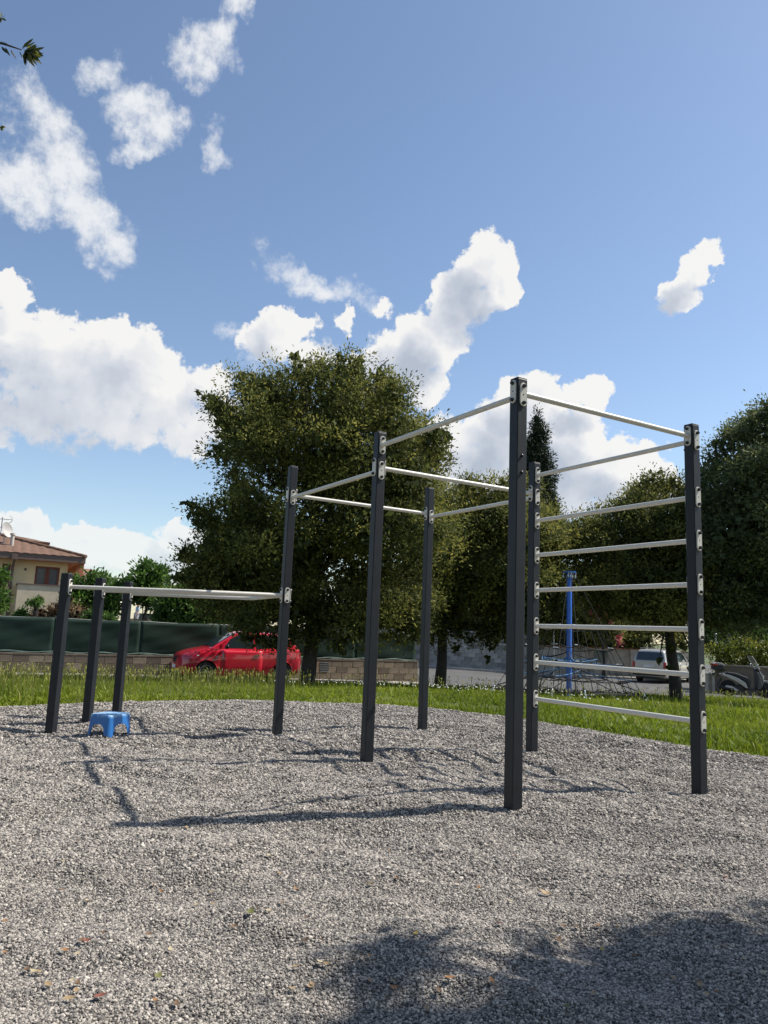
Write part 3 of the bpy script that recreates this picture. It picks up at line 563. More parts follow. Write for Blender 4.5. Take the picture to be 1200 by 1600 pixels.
shrub('sparse green branches between the scooter hedge and the right oak', 'street_bush', [(1130, 985, 18), (1150, 975, 18), (1165, 990, 16), (1185, 985, 18), (1115, 995, 14), (1200, 990, 20)], 34.5, .14, 5, 31, FIG, 'bush', .8)
for k, (u0, dpt, hgt, lab) in enumerate(((560, 52, 905, 'dark tree filling the gap behind the largest oak'), (640, 54, 890, 'dark tree behind the netting at the end of the low wall'), (705, 53, 900, 'dark tree behind the left end of the tall block wall'), (775, 55, 885, 'dark tree behind the tall block wall'), (850, 54, 880, 'dark tree beyond the cypress and rope net'), (930, 52, 870, 'dark tree behind the rendered wall left of the estate car'), (1010, 53, 875, 'dark tree behind the rendered wall above the estate car'), (1090, 50, 880, 'dark tree behind the ladder side post'), (1165, 46, 900, 'dark tree behind the hedge over the scooter'), (1240, 46, 890, 'dark tree behind the scooter at the right edge'))):
    pts = [(u0+random.uniform(-40, 40), random.uniform(hgt, 1012), random.uniform(24, 38)) for _ in range(15)]
    shrub(lab, 'background_tree', pts, dpt, .2, 2.2, 70+k, OAKD, 'tree', 1.6, group='trees beyond the walls', core=1.0, layers=(-.5, .5))
# oleander with pink flowers
ol = shrub('flowering shrub with pink blossom beyond the rope net', 'oleander', [(925, 945, 16), (940, 955, 18), (950, 970, 16), (935, 985, 14), (960, 985, 14)], 40.5, .16, 5, 32, OAK, 'bush', .5)
lo = Vector(ol.location); fb = [tuple(at(u, v, 39.6)-lo)+(.14, .14, .14) for u, v in ((928, 956), (934, 952), (941, 958), (936, 946), (944, 962), (950, 972), (968, 995), (966, 1005), (925, 959), (938, 962))]
foliage(fb, .1, 30, 33, PINK, ol, 'blossom', 6, .08)

# shade tree to the right of the camera and overhanging tree to the left: mostly out of view
st = []; rg = random.Random(4)        # a high crown to the right; its boughs stand up-sun of the gravel they shade
for gx, gy, q in ((1.0, 2.86, .30), (1.38, 2.74, .34), (.74, 2.70, .24), (.58, 2.46, .20), (.14, 2.74, .15), (.04, 2.58, .13), (.08, 2.30, .18), (.45, 2.22, .26), (.85, 2.34, .36), (1.25, 2.3, .42), (1.75, 2.62, .42), (.15, 1.95, .34), (.7, 1.75, .45), (1.2, 1.75, .5), (1.8, 1.95, .55), (1.72, 2.98, .26), (2.3, 2.4, .55), (2.2, 1.6, .6), (1.5, 1.1, .6), (.8, 1.1, .5)):
    z = rg.uniform(4.0, 5.6); k = z/SUN_DIR.z; st.append((gx+SUN_DIR.x*k, gy+SUN_DIR.y*k, z, q*1.05, q*1.05, q*.6))
tree('holm_oak', 'oak beside the viewer that throws leafy shade on the near gravel', (5.5, 3.2, -.05), st, .085, 60, 41, OAK, .2, (5.3, 3.2, 5.0), 20, 'tree', per=10, spread=.05, core=5., shag=0.)
for k, (x, y, lab) in enumerate(((-7.5, -7, 'park oak behind the viewer at left, unseen and added to block sky light'), (-3.6, -4.2, 'park oak close behind the viewer\'s left shoulder'), (4.2, -4.8, 'park oak close behind the viewer\'s right shoulder'), (.5, -10.5, 'park oak straight behind the viewer, unseen and added to block sky light'), (8.5, -7.5, 'park oak behind the viewer at right, unseen and added to block sky light'))):  # unseen oaks added behind the camera to block sky fill and deepen shadows
    bl_ = [(x+2.3*math.cos(2.4*i)*math.sqrt((i % 9)/8), y+2.3*math.sin(2.4*i)*math.sqrt((i % 9)/8), 3.4+4.2*((i*5 % 13)/12), 1.25, 1.25, 1.1) for i in range(22)]
    tree('holm_oak', lab, (x, y, -.05), bl_, .2, 3.2, 50+k, OAK, .24, (x, y, 7), 12, 'tree')
# overhanging twig
TW = thing('holm_oak', 'oak at upper left reaching one leafy twig into the sky', 'tree', (-6.6, 4.8, 0))
mb = MB(); mb.tube([(0, 0, -.3), (.03, .02, 1.5), (.1, 0, 3), (.25, .05, 4.6), (.3, 0, 6)], [.24, .2, .17, .12, .05], 10)
tip = at(34, 78, 5.0) - Vector((-6.6, 4.8, 0)); root = Vector((.28, .05, 5.0)); j = at(4, 68, 5.0) - Vector((-6.6, 4.8, 0))
mb.tube([root, root.lerp(j, .5)+Vector((0, 0, .3)), j, j.lerp(tip, .5), tip], [.06, .03, .008, .006, .0035], 6)
for u, v in ((3, 30), (2, 200)):
    e_ = at(u, v, 5.0) - Vector((-6.6, 4.8, 0)); mb.tube([root, root.lerp(e_, .6)+Vector((0, 0, .15)), e_], [.05, .02, .003], 6)
for a in range(0, 360, 60): mb.tube([(.2, 0, 4.2), (.2+.7*math.cos(R(a)), .7*math.sin(R(a)), 5.2), (.2+1.4*math.cos(R(a)), 1.4*math.sin(R(a)), 5.7)], [.08, .05, .02], 6)
mb.build('trunk', BARK, TW, True)
cr_ = [(.2+1.0*math.cos(R(a)), 1.0*math.sin(R(a)), 5.6+.4*(a % 120 == 0), .9, .9, .75) for a in range(0, 360, 60)] + [(.2, 0, 6.5, 1.1, 1.1, .8)]
cr_ += [tuple(root.lerp(j, q)+Vector((0, 0, .2-.3*q)))+(.34-.2*q,)*3 for q in (.25, .4, .55, .7)]
foliage(cr_, .075, 9, 42, OAK, TW, 'crown', 10, .1)
def twig_leaves():
    rg = np.random.RandomState(8); V = []; F = []; T = []
    def lf(o, d, l, w, t):
        d = Vector(d).normalized(); s = d.cross(Vector(rg.randn(3))).normalized(); n = d.cross(s); b = len(V)
        o = Vector(o); V.extend([o, o+d*l*.35+s*w+n*w*.3, o+d*l*.75+s*w*.7+n*w*.2, o+d*l, o+d*l*.75-s*w*.7+n*w*.2, o+d*l*.35-s*w+n*w*.3]); F.extend([[b, b+1, b+2, b+3], [b, b+3, b+4, b+5]]); T.extend([t, t])
    org = Vector((-6.6, 4.8, 0))
    for u0, v0, u1, v1, k, y in ((0, 64, 12, 69, .0, 0), (2, 72, 10, 82, .05, 0), (8, 74, 15, 86, .05, 0), (17, 77, 24, 90, .1, 0), (30, 80, 34, 90, .15, 0), (34, 76, 50, 62, .5, 0), (40, 74, 53, 66, .6, 0), (14, 70, 26, 74, .1, 0)):
        a_ = at(u0, v0, 5.0)-org; b_ = at(u1, v1, 5.0)-org; lf(a_, b_-a_, (b_-a_).length*1.15, .011, k)
    for i in range(80):
        q = rg.rand(); a_ = at(36+14*rg.rand(), 76+8*rg.rand(), 5.0+.05*rg.randn())-org; an = R(-20+115*rg.rand()); d = RIGHT*math.cos(an)-UP*math.sin(an)+FWD*rg.randn()*.5
        lf(a_, d, (.05+.06*rg.rand()), .013, .2+.8*rg.rand()*(i % 2))
    for cu, cv in ((2, 28), (1, 198)):
        for i in range(9): lf(at(cu, cv, 5.0)-org, RIGHT*rg.randn()+UP*rg.randn()+FWD*rg.randn()*.4, .03+.015*rg.rand(), .008, .5+.5*rg.rand())
    ob = np_mesh('twig_leaves', np.array(V), np.array(F), leaf_mat('twig leaves', [(0, (.02, .03, .012)), (.5, (.06, .07, .015)), (1, (.26, .26, .05))], .3), np.array(T), TW); ob['kind'] = 'stuff'
twig_leaves()
print('leaves', NLEAF)

# ------------------------------------------------------------------ exercise rig
STEEL = mat('anthracite powder coat', (.0115, .0135, .018), .5, 0, .28, 9, bump=.05, bscale=300, spec=.35)
CAPM = mat('post cap plastic', (.045, .05, .06), .5, 0, .15, 8)
IVORY = mat('ivory powder coat', (.63, .60, .53), .38, 0, .08, 7)
BOLTM = mat('black bolt cap', (.012, .012, .014), .35)
S, HP = .081, 2.715
A = Vector((-math.sin(R(30.94)), math.cos(R(30.94)), 0)); B = Vector((math.cos(R(30.94)), math.sin(R(30.94)), 0))
P1 = Vector((.848, 4.807, 0)); LX, LY = 1.7635, 1.744
PT = {1: P1, 2: P1+A*LX, 6: P1+B*LY, 5: P1+A*LX+B*LY, 3: P1+A*LX*2.008, 4: P1+A*LX*2.008+B*LY}
QD = Vector((.985, -.175, 0)); QF = Vector((.175, .985, 0))
Q = [Vector((-3.063, 7.467, 0)), Vector((-2.955, 8.08, 0)), Vector((-2.85, 8.66, 0))]
rig = thing('exercise_rig', 'charcoal square posts joined by ivory pull up bars, ladder rungs and low parallel bars', 'exercise rig', (0, 0, 0))
def post_mesh(h):
    mb = MB(); mb.box((0, 0, h/2-.15), (S, S, h+.3)); me_ = mb
    return me_
def post(p, ax, h, label=None):
    o = post_mesh(h).build('post', STEEL, rig, bevel=.006, loc=p); o.rotation_euler = (0, 0, math.atan2(ax.y, ax.x))
    c = MB().box((0, 0, h+.004), (S-.003, S-.003, .008)).build('end_cap', CAPM, o, bevel=.003)
    if label: o['label'] = label
    return o
for k in (1, 2, 3, 4, 5, 6): post(PT[k], B, HP)
for q in Q: post(q, QD, 1.48, 'short post of the low parallel bars')
def plate_mb():
    mb = MB(); w, h = .027, .0785; poly = []
    for k in range(9): a = math.pi*k/8; poly.append((w*math.cos(a), h-w+w*math.sin(a)))
    for k in range(9): a = math.pi+math.pi*k/8; poly.append((w*math.cos(a), -h+w+w*math.sin(a)))
    mb.prism(poly, .009, (0, .0045, 0), (1, 0, 0), (0, 0, 1)); return mb
PLATE = plate_mb(); plate0 = None; bolt0 = None; dot0 = None
def copy_of(o, name, parent, loc, rz):
    c = o.copy(); c.name = name; C.objects.link(c); c.parent = parent; c.location = loc; c.rotation_euler = (0, 0, rz); return c
def mount(bar, p, nrm, z, counter):        # a plate with two bolts on the post face with outward normal nrm
    global plate0, bolt0, dot0
    rz = math.atan2(-nrm.x, nrm.y); base = p + nrm*(S/2+.0005) + Vector((0, 0, z))
    if plate0 is None:
        plate0 = PLATE.build('mounting_plate', IVORY, bar, bevel=.002); plate0.location = base; plate0.rotation_euler = (0, 0, rz)
        bolt0 = MB().lathe([(.0125, 0), (.0125, .012), (.009, .018), (.004, .019)], axis=(0, 1, 0), n=10).build('bolt', BOLTM, bar, True); bolt0.location = base+nrm*.009+Vector((0, 0, .056)); bolt0.rotation_euler = (0, 0, rz)
        dot0 = MB().lathe([(.0042, 0), (.0042, .0012)], axis=(0, 1, 0), n=8).build('hole', BOLTM, bar); dot0.location = base+nrm*.009; dot0.rotation_euler = (0, 0, rz)
        copy_of(bolt0, 'bolt', bar, base+nrm*.009-Vector((0, 0, .056)), rz); return
    copy_of(plate0, 'mounting_plate', bar, base, rz)
    for s in (1, -1): copy_of(bolt0, 'bolt', bar, base+nrm*.009+Vector((0, 0, .056*s)), rz)
    if counter: copy_of(dot0, 'hole', bar, base+nrm*.009, rz)
def bar(p, q, z, np_=None, nq=None, mids=(), label=None, name='bar', endq=True, zq=None):
    zq = z if zq is None else zq
    d = (q-p).normalized(); np_ = np_ or d; nq = nq or -d
    pts = [p+np_*(S/2+.004)+Vector((0, 0, z))] + [Vector((m.x, m.y, z)) for m in mids] + [(q+nq*(S/2+.004) if endq else q)+Vector((0, 0, zq))]
    if mids:                                  # rounded bend
        a, m, c = pts; r = .14; pts = [a, m+(a-m).normalized()*r]
        for k in range(1, 6):
            t = k/6; s0, s1 = m+(a-m).normalized()*r, m+(c-m).normalized()*r; pts.append(s0*(1-t)**2+m*2*t*(1-t)+s1*t*t)
        pts += [m+(c-m).normalized()*r, c]
    o = MB().tube(pts, .0195, 14).build(name, IVORY, rig, True)
    if label: o['label'] = label
    mount(o, p, np_, z, False); mount(o, p, -np_, z, True)
    if endq: mount(o, q, nq, zq, False); mount(o, q, -nq, zq, True)
    return o
bar(PT[1], PT[2], 2.605); bar(PT[1], PT[6], 2.628)
bar(PT[2], PT[5], 2.417); bar(PT[3], PT[2], 2.387); bar(PT[3], PT[4], 2.418); bar(PT[4], PT[5], 2.380)
for z in (2.592, 2.151, 1.821, 1.491, 1.160, .8285, .498): bar(PT[6], PT[5], z, name='rung')
zl = 1.357
bar(Q[0], PT[3], zl, QD, -B, [PT[3]-B*.92], 'low parallel bar, nearest', zq=1.375)
bar(Q[2], PT[3], zl, QD, A, [PT[3]+A*.92], 'low parallel bar, farthest', zq=1.375)
bar(Q[1], PT[3]+(A-B)*.06, zl, QD, None, (), 'low parallel bar, middle', endq=False, zq=1.37)
fr = -A                                      # two plugged sockets on the near post's right hand face
for z in (2.20, 2.09):
    MB().lathe([(.010, 0), (.010, .006), (.006, .009)], PT[1]+fr*(S/2+.0005)+Vector((0, 0, z)), fr, 10).build('bolt', BOLTM, rig, True)['label'] = 'socket plug on the nearest post'

# ------------------------------------------------------------------ blue step stool
def stool():
    m = bpy.data.materials.new('worn blue plastic'); m.use_nodes = True; t_ = m.node_tree; b_ = t_.nodes['Principled BSDF']; b_.inputs['Roughness'].default_value = .42
    tcn = t_.nodes.new('ShaderNodeTexCoord'); n1 = noise(t_, tcn.outputs['Object'], 16, 8, .7); n2 = noise(t_, tcn.outputs['Object'], 60, 4, .6, 2.)
    sx = t_.nodes.new('ShaderNodeSeparateXYZ'); t_.links.new(tcn.outputs['Object'], sx.inputs[0])
    topness = mrange(t_, sx.outputs[2], .165, .192)
    worn = mth(t_, 'MULTIPLY', mrange(t_, n1.outputs['Fac'], .34, .58), topness); sp = mrange(t_, n2.outputs['Fac'], .66, .72)
    mx = t_.nodes.new('ShaderNodeMix'); mx.data_type = 'RGBA'; t_.links.new(mth(t_, 'MAXIMUM', mth(t_, 'MULTIPLY', worn, .75), mth(t_, 'MULTIPLY', sp, .5)), mx.inputs[0])
    mx.inputs[6].default_value = (.022, .15, .44, 1); mx.inputs[7].default_value = (.34, .52, .62, 1); t_.links.new(mx.outputs[2], b_.inputs['Base Color'])
    x0, y0 = -2.53, 7.52
    t = thing('step_stool', 'small worn blue plastic step stool on the gravel below the short posts', 'stool', (x0, y0, gravel(x0, y0)-.008), R(68))
    H = .2; hx, hy = .155, .125; n = 112; rows = []; per = []
    for k in range(n):
        a = 6.28318*k/n; c_, s_ = math.cos(a), math.sin(a); e = 6.0; q = (abs(c_)**e+abs(s_)**e)**(-1/e); per.append((c_*q, s_*q))
    def arch(x, y):                           # lower edge height of the skirt
        on_x = abs(x) > abs(y); u = abs(y) if on_x else abs(x); w = .62
        return 0. if u > w else .112*math.sqrt(max(0, 1-(u/w)**3.2))
    def ring(zf, inset=0.):
        r = []
        for x, y in per:
            hb = arch(x, y); z = hb+(H-.012-hb)*zf; fl = 1.0+.10*(1-z/H)-inset; r.append((x*hx*fl, y*hy*fl, z))
        return r
    outer = [ring(k/8) for k in range(9)]
    top = [[(x*hx*(1-.03), y*hy*(1-.03), H-.004) for x, y in per], [(x*hx*.92, y*hy*.91, H) for x, y in per], [(x*hx*.86, y*hy*.85, H-.0015) for x, y in per], [(x*hx*.02, y*hy*.02, H-.002) for x, y in per]]
    inner = [ring(k/8, .035) for k in range(9)][::-1]; und = [[(x*hx*.02, y*hy*.02, H-.013) for x, y in per]]
    rows = und+inner+outer+top
    MB().grid(rows, True).build('body', m, t, True)
    mb = MB()
    for k in range(-3, 4): mb.tube([(-.1, k*.028, H-.001), (.1, k*.028, H-.001)], .0022, 6)
    mb.build('tread_ribs', m, t, True)
stool()

# ------------------------------------------------------------------ cars
RUBBER = mat('tyre rubber', (.018, .018, .019), .85, 0, .2, 20); TRIM = mat('black trim', (.015, .015, .017), .5); ALLOY = mat('alloy wheel', (.55, .55, .56), .3, .8)
GLASS = glass_mat('tinted car glass'); LAMP = mat('headlamp lens', (.62, .65, .68), .08, 0, .35, 30, coat=1); CHROME = mat('chrome', (.8, .8, .8), .12, 1); REDL = mat('red tail lamp lens', (.42, .012, .012), .12, 0, .2, 20, coat=1)
def crom(xs, ys, x):
    i = max(0, min(len(xs)-2, next((k for k in range(len(xs)-1) if x <= xs[k+1]), len(xs)-2))); t = (x-xs[i])/(xs[i+1]-xs[i])
    m0 = (ys[min(i+1, len(ys)-1)]-ys[max(i-1, 0)])/(xs[min(i+1, len(xs)-1)]-xs[max(i-1, 0)]); m1 = (ys[min(i+2, len(ys)-1)]-ys[i])/(xs[min(i+2, len(xs)-1)]-xs[i]); h = xs[i+1]-xs[i]
    return (2*t**3-3*t*t+1)*ys[i]+(t**3-2*t*t+t)*h*m0+(-2*t**3+3*t*t)*ys[i+1]+(t**3-t*t)*h*m1
class Car:
    def __init__(s, t, paint, st, cab, ax, rw, hb, slope, tr):
        s.t, s.paint, s.st, s.cab, s.hb, s.slope = t, paint, sorted(st), cab, hb, slope; s.ax, s.rw, s.tr = ax, rw, tr
        s.xs = [q[0] for q in s.st]
    def sec(s, x):                            # half section of the lower body at x
        zb, w, zs, zt = (crom(s.xs, [q[k] for q in s.st], x) for k in (1, 2, 3, 4))
        return [(0, zb), (w*.86, zb), (w*.965, zb+.07), (w*.995, zb+.35*(zs-zb)), (w, zb+.68*(zs-zb)), (w*.985, zs-.04), (w*.955, zs+.3*(zt-zs)), (w*.86, zt-.012), (w*.5, zt+.018), (0, zt+.024)]
    def body(s):
        n = 96; rows = []; x0, x1 = s.xs[0], s.xs[-1]
        for i in range(n+1):
            x = x0+(x1-x0)*i/n; h = s.sec(x); d = []
            for k in range(len(h)-1):
                m = 4 if 0 < k < 7 else 2
                for q in range(m): t = q/m; d.append((h[k][0]*(1-t)+h[k+1][0]*t, h[k][1]*(1-t)+h[k+1][1]*t))
            d.append(h[-1]); full = [(x, y, z) for y, z in d]+[(x, -y, z) for y, z in d[-2:0:-1]]; rows.append(full)
        Rr = s.rw+.045; mb = MB(); nc = len(rows[0]); keep = {}
        def fixp(p):
            for a in s.ax:
                dx, dz = p[0]-a, p[2]-s.rw; d = math.hypot(dx, dz)
                if abs(p[1]) > .5 and d < Rr+.03 and d > Rr-.03: return (a+dx*Rr/d, p[1], s.rw+dz*Rr/d)
            return p
        rows = [[fixp(p) for p in r] for r in rows]
        def cut(ps):
            c = sum((Vector(p) for p in ps), Vector())/4; return abs(c.y) > .5 and any(math.hypot(c.x-a, c.z-s.rw) < Rr-.008 for a in s.ax)
        fs = []
        for i in range(n):
            for k in range(nc):
                q = (i*nc+k, i*nc+(k+1) % nc, (i+1)*nc+(k+1) % nc, (i+1)*nc+k)
                if not cut([rows[i][k], rows[i][(k+1) % nc], rows[i+1][(k+1) % nc], rows[i+1][k]]): fs.append(q)
        fs += [tuple(range(nc-1, -1, -1)), tuple(n*nc+k for k in range(nc))]
        mb.add([p for r in rows for p in r], fs); o = mb.build('body', s.paint, s.t, True)
        w = max(q[2] for q in s.st)
        MB().box((sum(s.ax)/2, 0, .42), (s.ax[1]-s.ax[0]+.9, w*1.3, .46)).build('underbody', TRIM, s.t)
        mb = MB()
        for a in s.ax:
            for sg in (1, -1): mb.tube([(a+Rr*math.cos(R(d)), sg*(s.side(a+Rr*math.cos(R(d)), s.rw+Rr*math.sin(R(d)))+.002), s.rw+Rr*math.sin(R(d))) for d in range(-10, 191, 10)], .016, 6)
        mb.build('wheel_arch', s.paint, s.t, True)
    def side(s, x, z):                        # half width of the lower body at x, z
        h = s.sec(max(s.xs[0]+.02, min(s.xs[-1]-.02, x)))[1:8]
        for (y0, z0), (y1, z1) in zip(h[:-1], h[1:]):
            if z <= z1: t = max(0, (z-z0)/max(1e-4, z1-z0)); return y0+(y1-y0)*t
        return h[-1][0]
    def cside(s, x, z): return s.cab_w(x)-(z-s.hb)*s.slope
    def cab_w(s, x): xs = [q[0] for q in s.cab]; return crom(xs, [q[2] for q in s.cab], x)
    def cab_z(s, x): xs = [q[0] for q in s.cab]; return crom(xs, [q[1] for q in s.cab], x)
    def cabin(s):
        x0, x1 = s.cab[0][0], s.cab[-1][0]; rows = []; n = 40
        for i in range(n+1):
            x = x0+(x1-x0)*i/n; z = max(s.hb+.01, s.cab_z(x)); w = s.cab_w(x); h = []
            for k in range(7): zz = s.hb-.03+(z-.05-s.hb+.03)*k/6; h.append((w-(zz-s.hb)*s.slope, zz))
            yt = w-(z-s.hb)*s.slope; h += [(yt-.02, z-.015), (yt-.09, z), (yt*.5, z+.02), (0, z+.026)]
            rows.append([(x, y, zz) for y, zz in h]+[(x, -y, zz) for y, zz in h[-2::-1]])
        mb = MB().grid(rows); nc = len(rows[0]); mb.f += [tuple(range(nc-1, -1, -1)), tuple(n*nc+k for k in range(nc))]
        mb.build('roof', s.paint, s.t, True)
    def window(s, poly, name='side_window', sides=(1, -1)):
        for sg in sides:
            mb = MB(); vs = [(x, sg*(s.cside(x, z)+.006), z) for x, z in poly]; vi = [(x, sg*(s.cside(x, z)-.03), z) for x, z in poly]; n = len(poly)
            mb.add(vs+vi, [tuple(range(n)) if sg < 0 else tuple(range(n-1, -1, -1))]+[(k, (k+1) % n, n+(k+1) % n, n+k) for k in range(n)]); mb.build(name, GLASS, s.t)
    def screen(s, xa, xb, name, inset=.09, off=.008):       # front or rear screen between cabin stations
        rows = []; sg = 1 if xa > xb else -1
        for i in range(9):
            x = xa+(xb-xa)*i/8; z = s.cab_z(x); y = s.cside(x, z)-inset; rows.append([(x+off*sg*(1 if xa > 0 else -1)*sg, y*q, z+.027-.025*abs(q)**2+off) for q in (-1, -.8, -.5, 0, .5, .8, 1)])
        MB().grid(rows).build(name, GLASS, s.t, True)
    def wheels(s):
        proto = None
        for a in s.ax:
            for sg in (1, -1):
                y = sg*(s.tr)
                tr_ = MB().lathe([(s.rw*.66, -.09), (s.rw*.93, -.1), (s.rw, -.07), (s.rw, .07), (s.rw*.93, .1), (s.rw*.66, .09)], axis=(0, sg, 0), n=28).build('wheel', RUBBER, s.t, True, loc=(a, y, s.rw))
                mb = MB().lathe([(s.rw*.67, .05), (s.rw*.67, .094), (s.rw*.60, .09), (s.rw*.57, .04), (.02, .035)], axis=(0, sg, 0), n=24)
                for k in range(7):
                    an = 6.28318*k/7; mb.prism([(.03, -.022), (s.rw*.6, -.03), (s.rw*.6, .03), (.03, .022)], .025, (0, sg*.075, 0), (math.cos(an), 0, math.sin(an)), (-math.sin(an), 0, math.cos(an)))
                mb.lathe([(.05, .05), (.05, .095), (.03, .1)], axis=(0, sg, 0), n=10); mb.build('rim', ALLOY, tr_, True)
    def seam(s, pts, name='door_seam', sides=(1, -1), m=None, r=.005):
        for sg in sides: MB().tube([(x, sg*(s.side(x, z) if z < s.hb else s.cside(x, z)+.004), z) for x, z in pts], r, 5).build(name, m or TRIM, s.t)
    def door(s, x0, x1, z0, z1, handle):
        for sg in (1, -1):
            rows = [[(x0+(x1-x0)*i/10, sg*(s.side(x0+(x1-x0)*i/10, z0+(z1-z0)*k/10)+.006), z0+(z1-z0)*k/10) for k in range(11)] for i in range(11)]
            if sg < 0: rows = rows[::-1]
            o = MB().grid(rows).build('door', s.paint, s.t, True); sd = o.modifiers.new('thick', 'SOLIDIFY'); sd.thickness = .012; sd.offset = -1
            y = sg*(s.side(handle[0], handle[1])+.025)
            MB().box((handle[0], y, handle[1]), (.16, .03, .028)).build('handle', CHROME if s.chrome else s.paint, o, bevel=.008)
RED = mat('red car paint', (.56, .012, .034), .28, 0, .05, 2, coat=1.0)
def red_car():
    c = at(369, 1040, 24.3); hd = -WDIR; c = Vector((c.x, c.y, ground(c.x, c.y)+.0))
    t = thing('red_car', 'red hatchback parked beside the street wall under the largest oak', 'car', c, math.atan2(hd.y, hd.x))
    st = [(1.92, .27, .42, .52, .62), (1.86, .22, .58, .58, .72), (1.72, .19, .72, .68, .82), (1.45, .18, .80, .76, .91), (1.1, .18, .83, .82, .975), (.75, .18, .84, .88, 1.0), (.2, .18, .84, .93, .99), (-.6, .18, .84, .96, 1.0), (-1.2, .18, .835, .985, 1.02), (-1.55, .2, .80, .985, 1.03), (-1.8, .25, .72, .96, 1.02), (-1.9, .30, .60, .85, .95)]
    cab = [(-1.78, 1.0, .72), (-1.62, 1.22, .735), (-1.42, 1.40, .745), (-1.0, 1.47, .76), (-.4, 1.505, .765), (0, 1.50, .765), (.25, 1.45, .765), (.6, 1.26, .76), (1.05, .99, .74)]
    k = Car(t, RED, st, cab, (-1.22, 1.17), .30, .96, .30, .735); k.chrome = True
    k.body(); k.cabin(); k.wheels()
    k.door(-.55, .72, .30, .93, (-.38, .82))
    k.window([(.66, 1.0), (-.28, 1.0), (-.28, 1.42), (.2, 1.40), (.45, 1.27)]); k.window([(-.36, 1.0), (-1.15, 1.05), (-1.1, 1.34), (-.9, 1.40), (-.36, 1.43)])
    k.screen(.99, .30, 'windscreen', .07); k.screen(-1.72, -1.45, 'rear_window', .1)
    for sg in (1, -1):
        MB().ell((1.56, sg*.665, .715), (.27, .075, .085), Matrix.Rotation(-sg*.42, 3, 'Z') @ Matrix.Rotation(.22, 3, 'Y')).build('headlight', LAMP, t, True)
        MB().ell((-1.78, sg*.66, .86), (.09, .07, .16), Matrix.Rotation(sg*.35, 3, 'Z')).build('tail_lamp', LAMP if 0 else REDL, t, True)
        mb = MB(); mb.tube([(.62, sg*.80, .99), (.64, sg*.90, 1.02)], .018, 6); mb.ell((.62, sg*.95, 1.05), (.06, .10, .075)); mb.build('wing_mirror', TRIM, t, True)
        MB().box((.86, sg*(k.side(.86, .74)+.004), .74), (.12, .012, .022)).build('side_indicator', LAMP, t)
    MB().ell((1.885, 0, .60), (.05, .34, .11)).build('grille', TRIM, t, True); MB().ell((1.86, 0, .33), (.06, .5, .07)).build('bumper_intake', TRIM, t, True)
    MB().box((1.935, 0, .42), (.012, .42, .10)).build('number_plate', mat('number plate white', (.75, .75, .73), .4), t)
    k.seam([(1.0, .97), (.72, .95), (.72, .9)], 'bonnet_seam')
red_car()
SILVER = mat('silver beige car paint', (.44, .42, .38), .3, .35, .08, 3, coat=.8)
def estate():
    c0 = at(990, 1060, 38.0); g = R(36); rear_dir = Vector((math.cos(g*.95), math.sin(g*.95)*-.0, 0))
    hd = Vector((math.sin(R(41)), math.cos(R(41)), 0)); lf = Vector((-hd.y, hd.x, 0))
    c = Vector((c0.x, c0.y, 0)) + hd*2.1 - lf*.86 + Vector((0, .25, 0)); c.z = ground(c.x, c.y)
    t = thing('silver_estate', 'silver estate car seen from behind beside the oak trunk', 'car', c, math.atan2(hd.y, hd.x))
    st = [(2.1, .28, .5, .52, .64), (2.0, .2, .68, .62, .8), (1.6, .18, .82, .78, .93), (1.1, .18, .86, .86, 1.0), (.4, .18, .87, .94, 1.02), (-.8, .18, .87, .98, 1.03), (-1.6, .2, .86, .98, 1.03), (-2.0, .26, .83, .97, 1.03), (-2.1, .32, .8, .93, 1.0)]
    cab = [(-2.06, 1.04, .78), (-2.0, 1.22, .78), (-1.9, 1.46, .78), (-1.7, 1.57, .78), (-1, 1.6, .79), (0, 1.6, .79), (.45, 1.52, .79), (.8, 1.3, .78), (1.25, 1.0, .76)]
    k = Car(t, SILVER, st, cab, (-1.35, 1.3), .31, .98, .22, .76); k.chrome = False
    k.body(); k.cabin(); k.wheels(); k.door(-.35, .75, .32, .95, (-.2, .86)); k.door(-1.25, -.42, .5, .95, (-1.1, .88))
    k.window([(.9, 1.03), (-.3, 1.03), (-.3, 1.5), (.3, 1.48), (.6, 1.34)]); k.window([(-.38, 1.03), (-1.15, 1.03), (-1.15, 1.5), (-.38, 1.51)]); k.window([(-1.25, 1.03), (-1.8, 1.06), (-1.7, 1.46), (-1.25, 1.5)])
    k.screen(1.2, .52, 'windscreen', .07)
    MB().add([(-2.075, y, 1.07) for y in (-.66, .66)]+[(-1.935, y, 1.47) for y in (.6, -.6)], [(0, 1, 2, 3)]).build('rear_window', GLASS, t)
    for sg in (1, -1):
        MB().box((-2.06, sg*.76, .86), (.12, .14, .30)).build('tail_lamp', REDL, t, bevel=.03)
        mb = MB(); mb.tube([(.75, sg*.82, 1.02), (.75, sg*.92, 1.05)], .02, 6); mb.ell((.74, sg*.98, 1.08), (.06, .10, .08)); mb.build('wing_mirror', TRIM, t, True)
        MB().tube([(.35, sg*.6, 1.62), (.2, sg*.6, 1.65), (-1.5, sg*.6, 1.65), (-1.65, sg*.6, 1.60)], .016, 6).build('roof_rail', TRIM, t, True)
    MB().box((-2.1, 0, .45), (.14, 1.6, .22)).build('rear_bumper', TRIM, t, bevel=.04)
    MB().box((-2.115, 0, .80), (.015, .52, .11)).build('number_plate', mat('rear plate', (.72, .72, .70), .4), t)
estate()

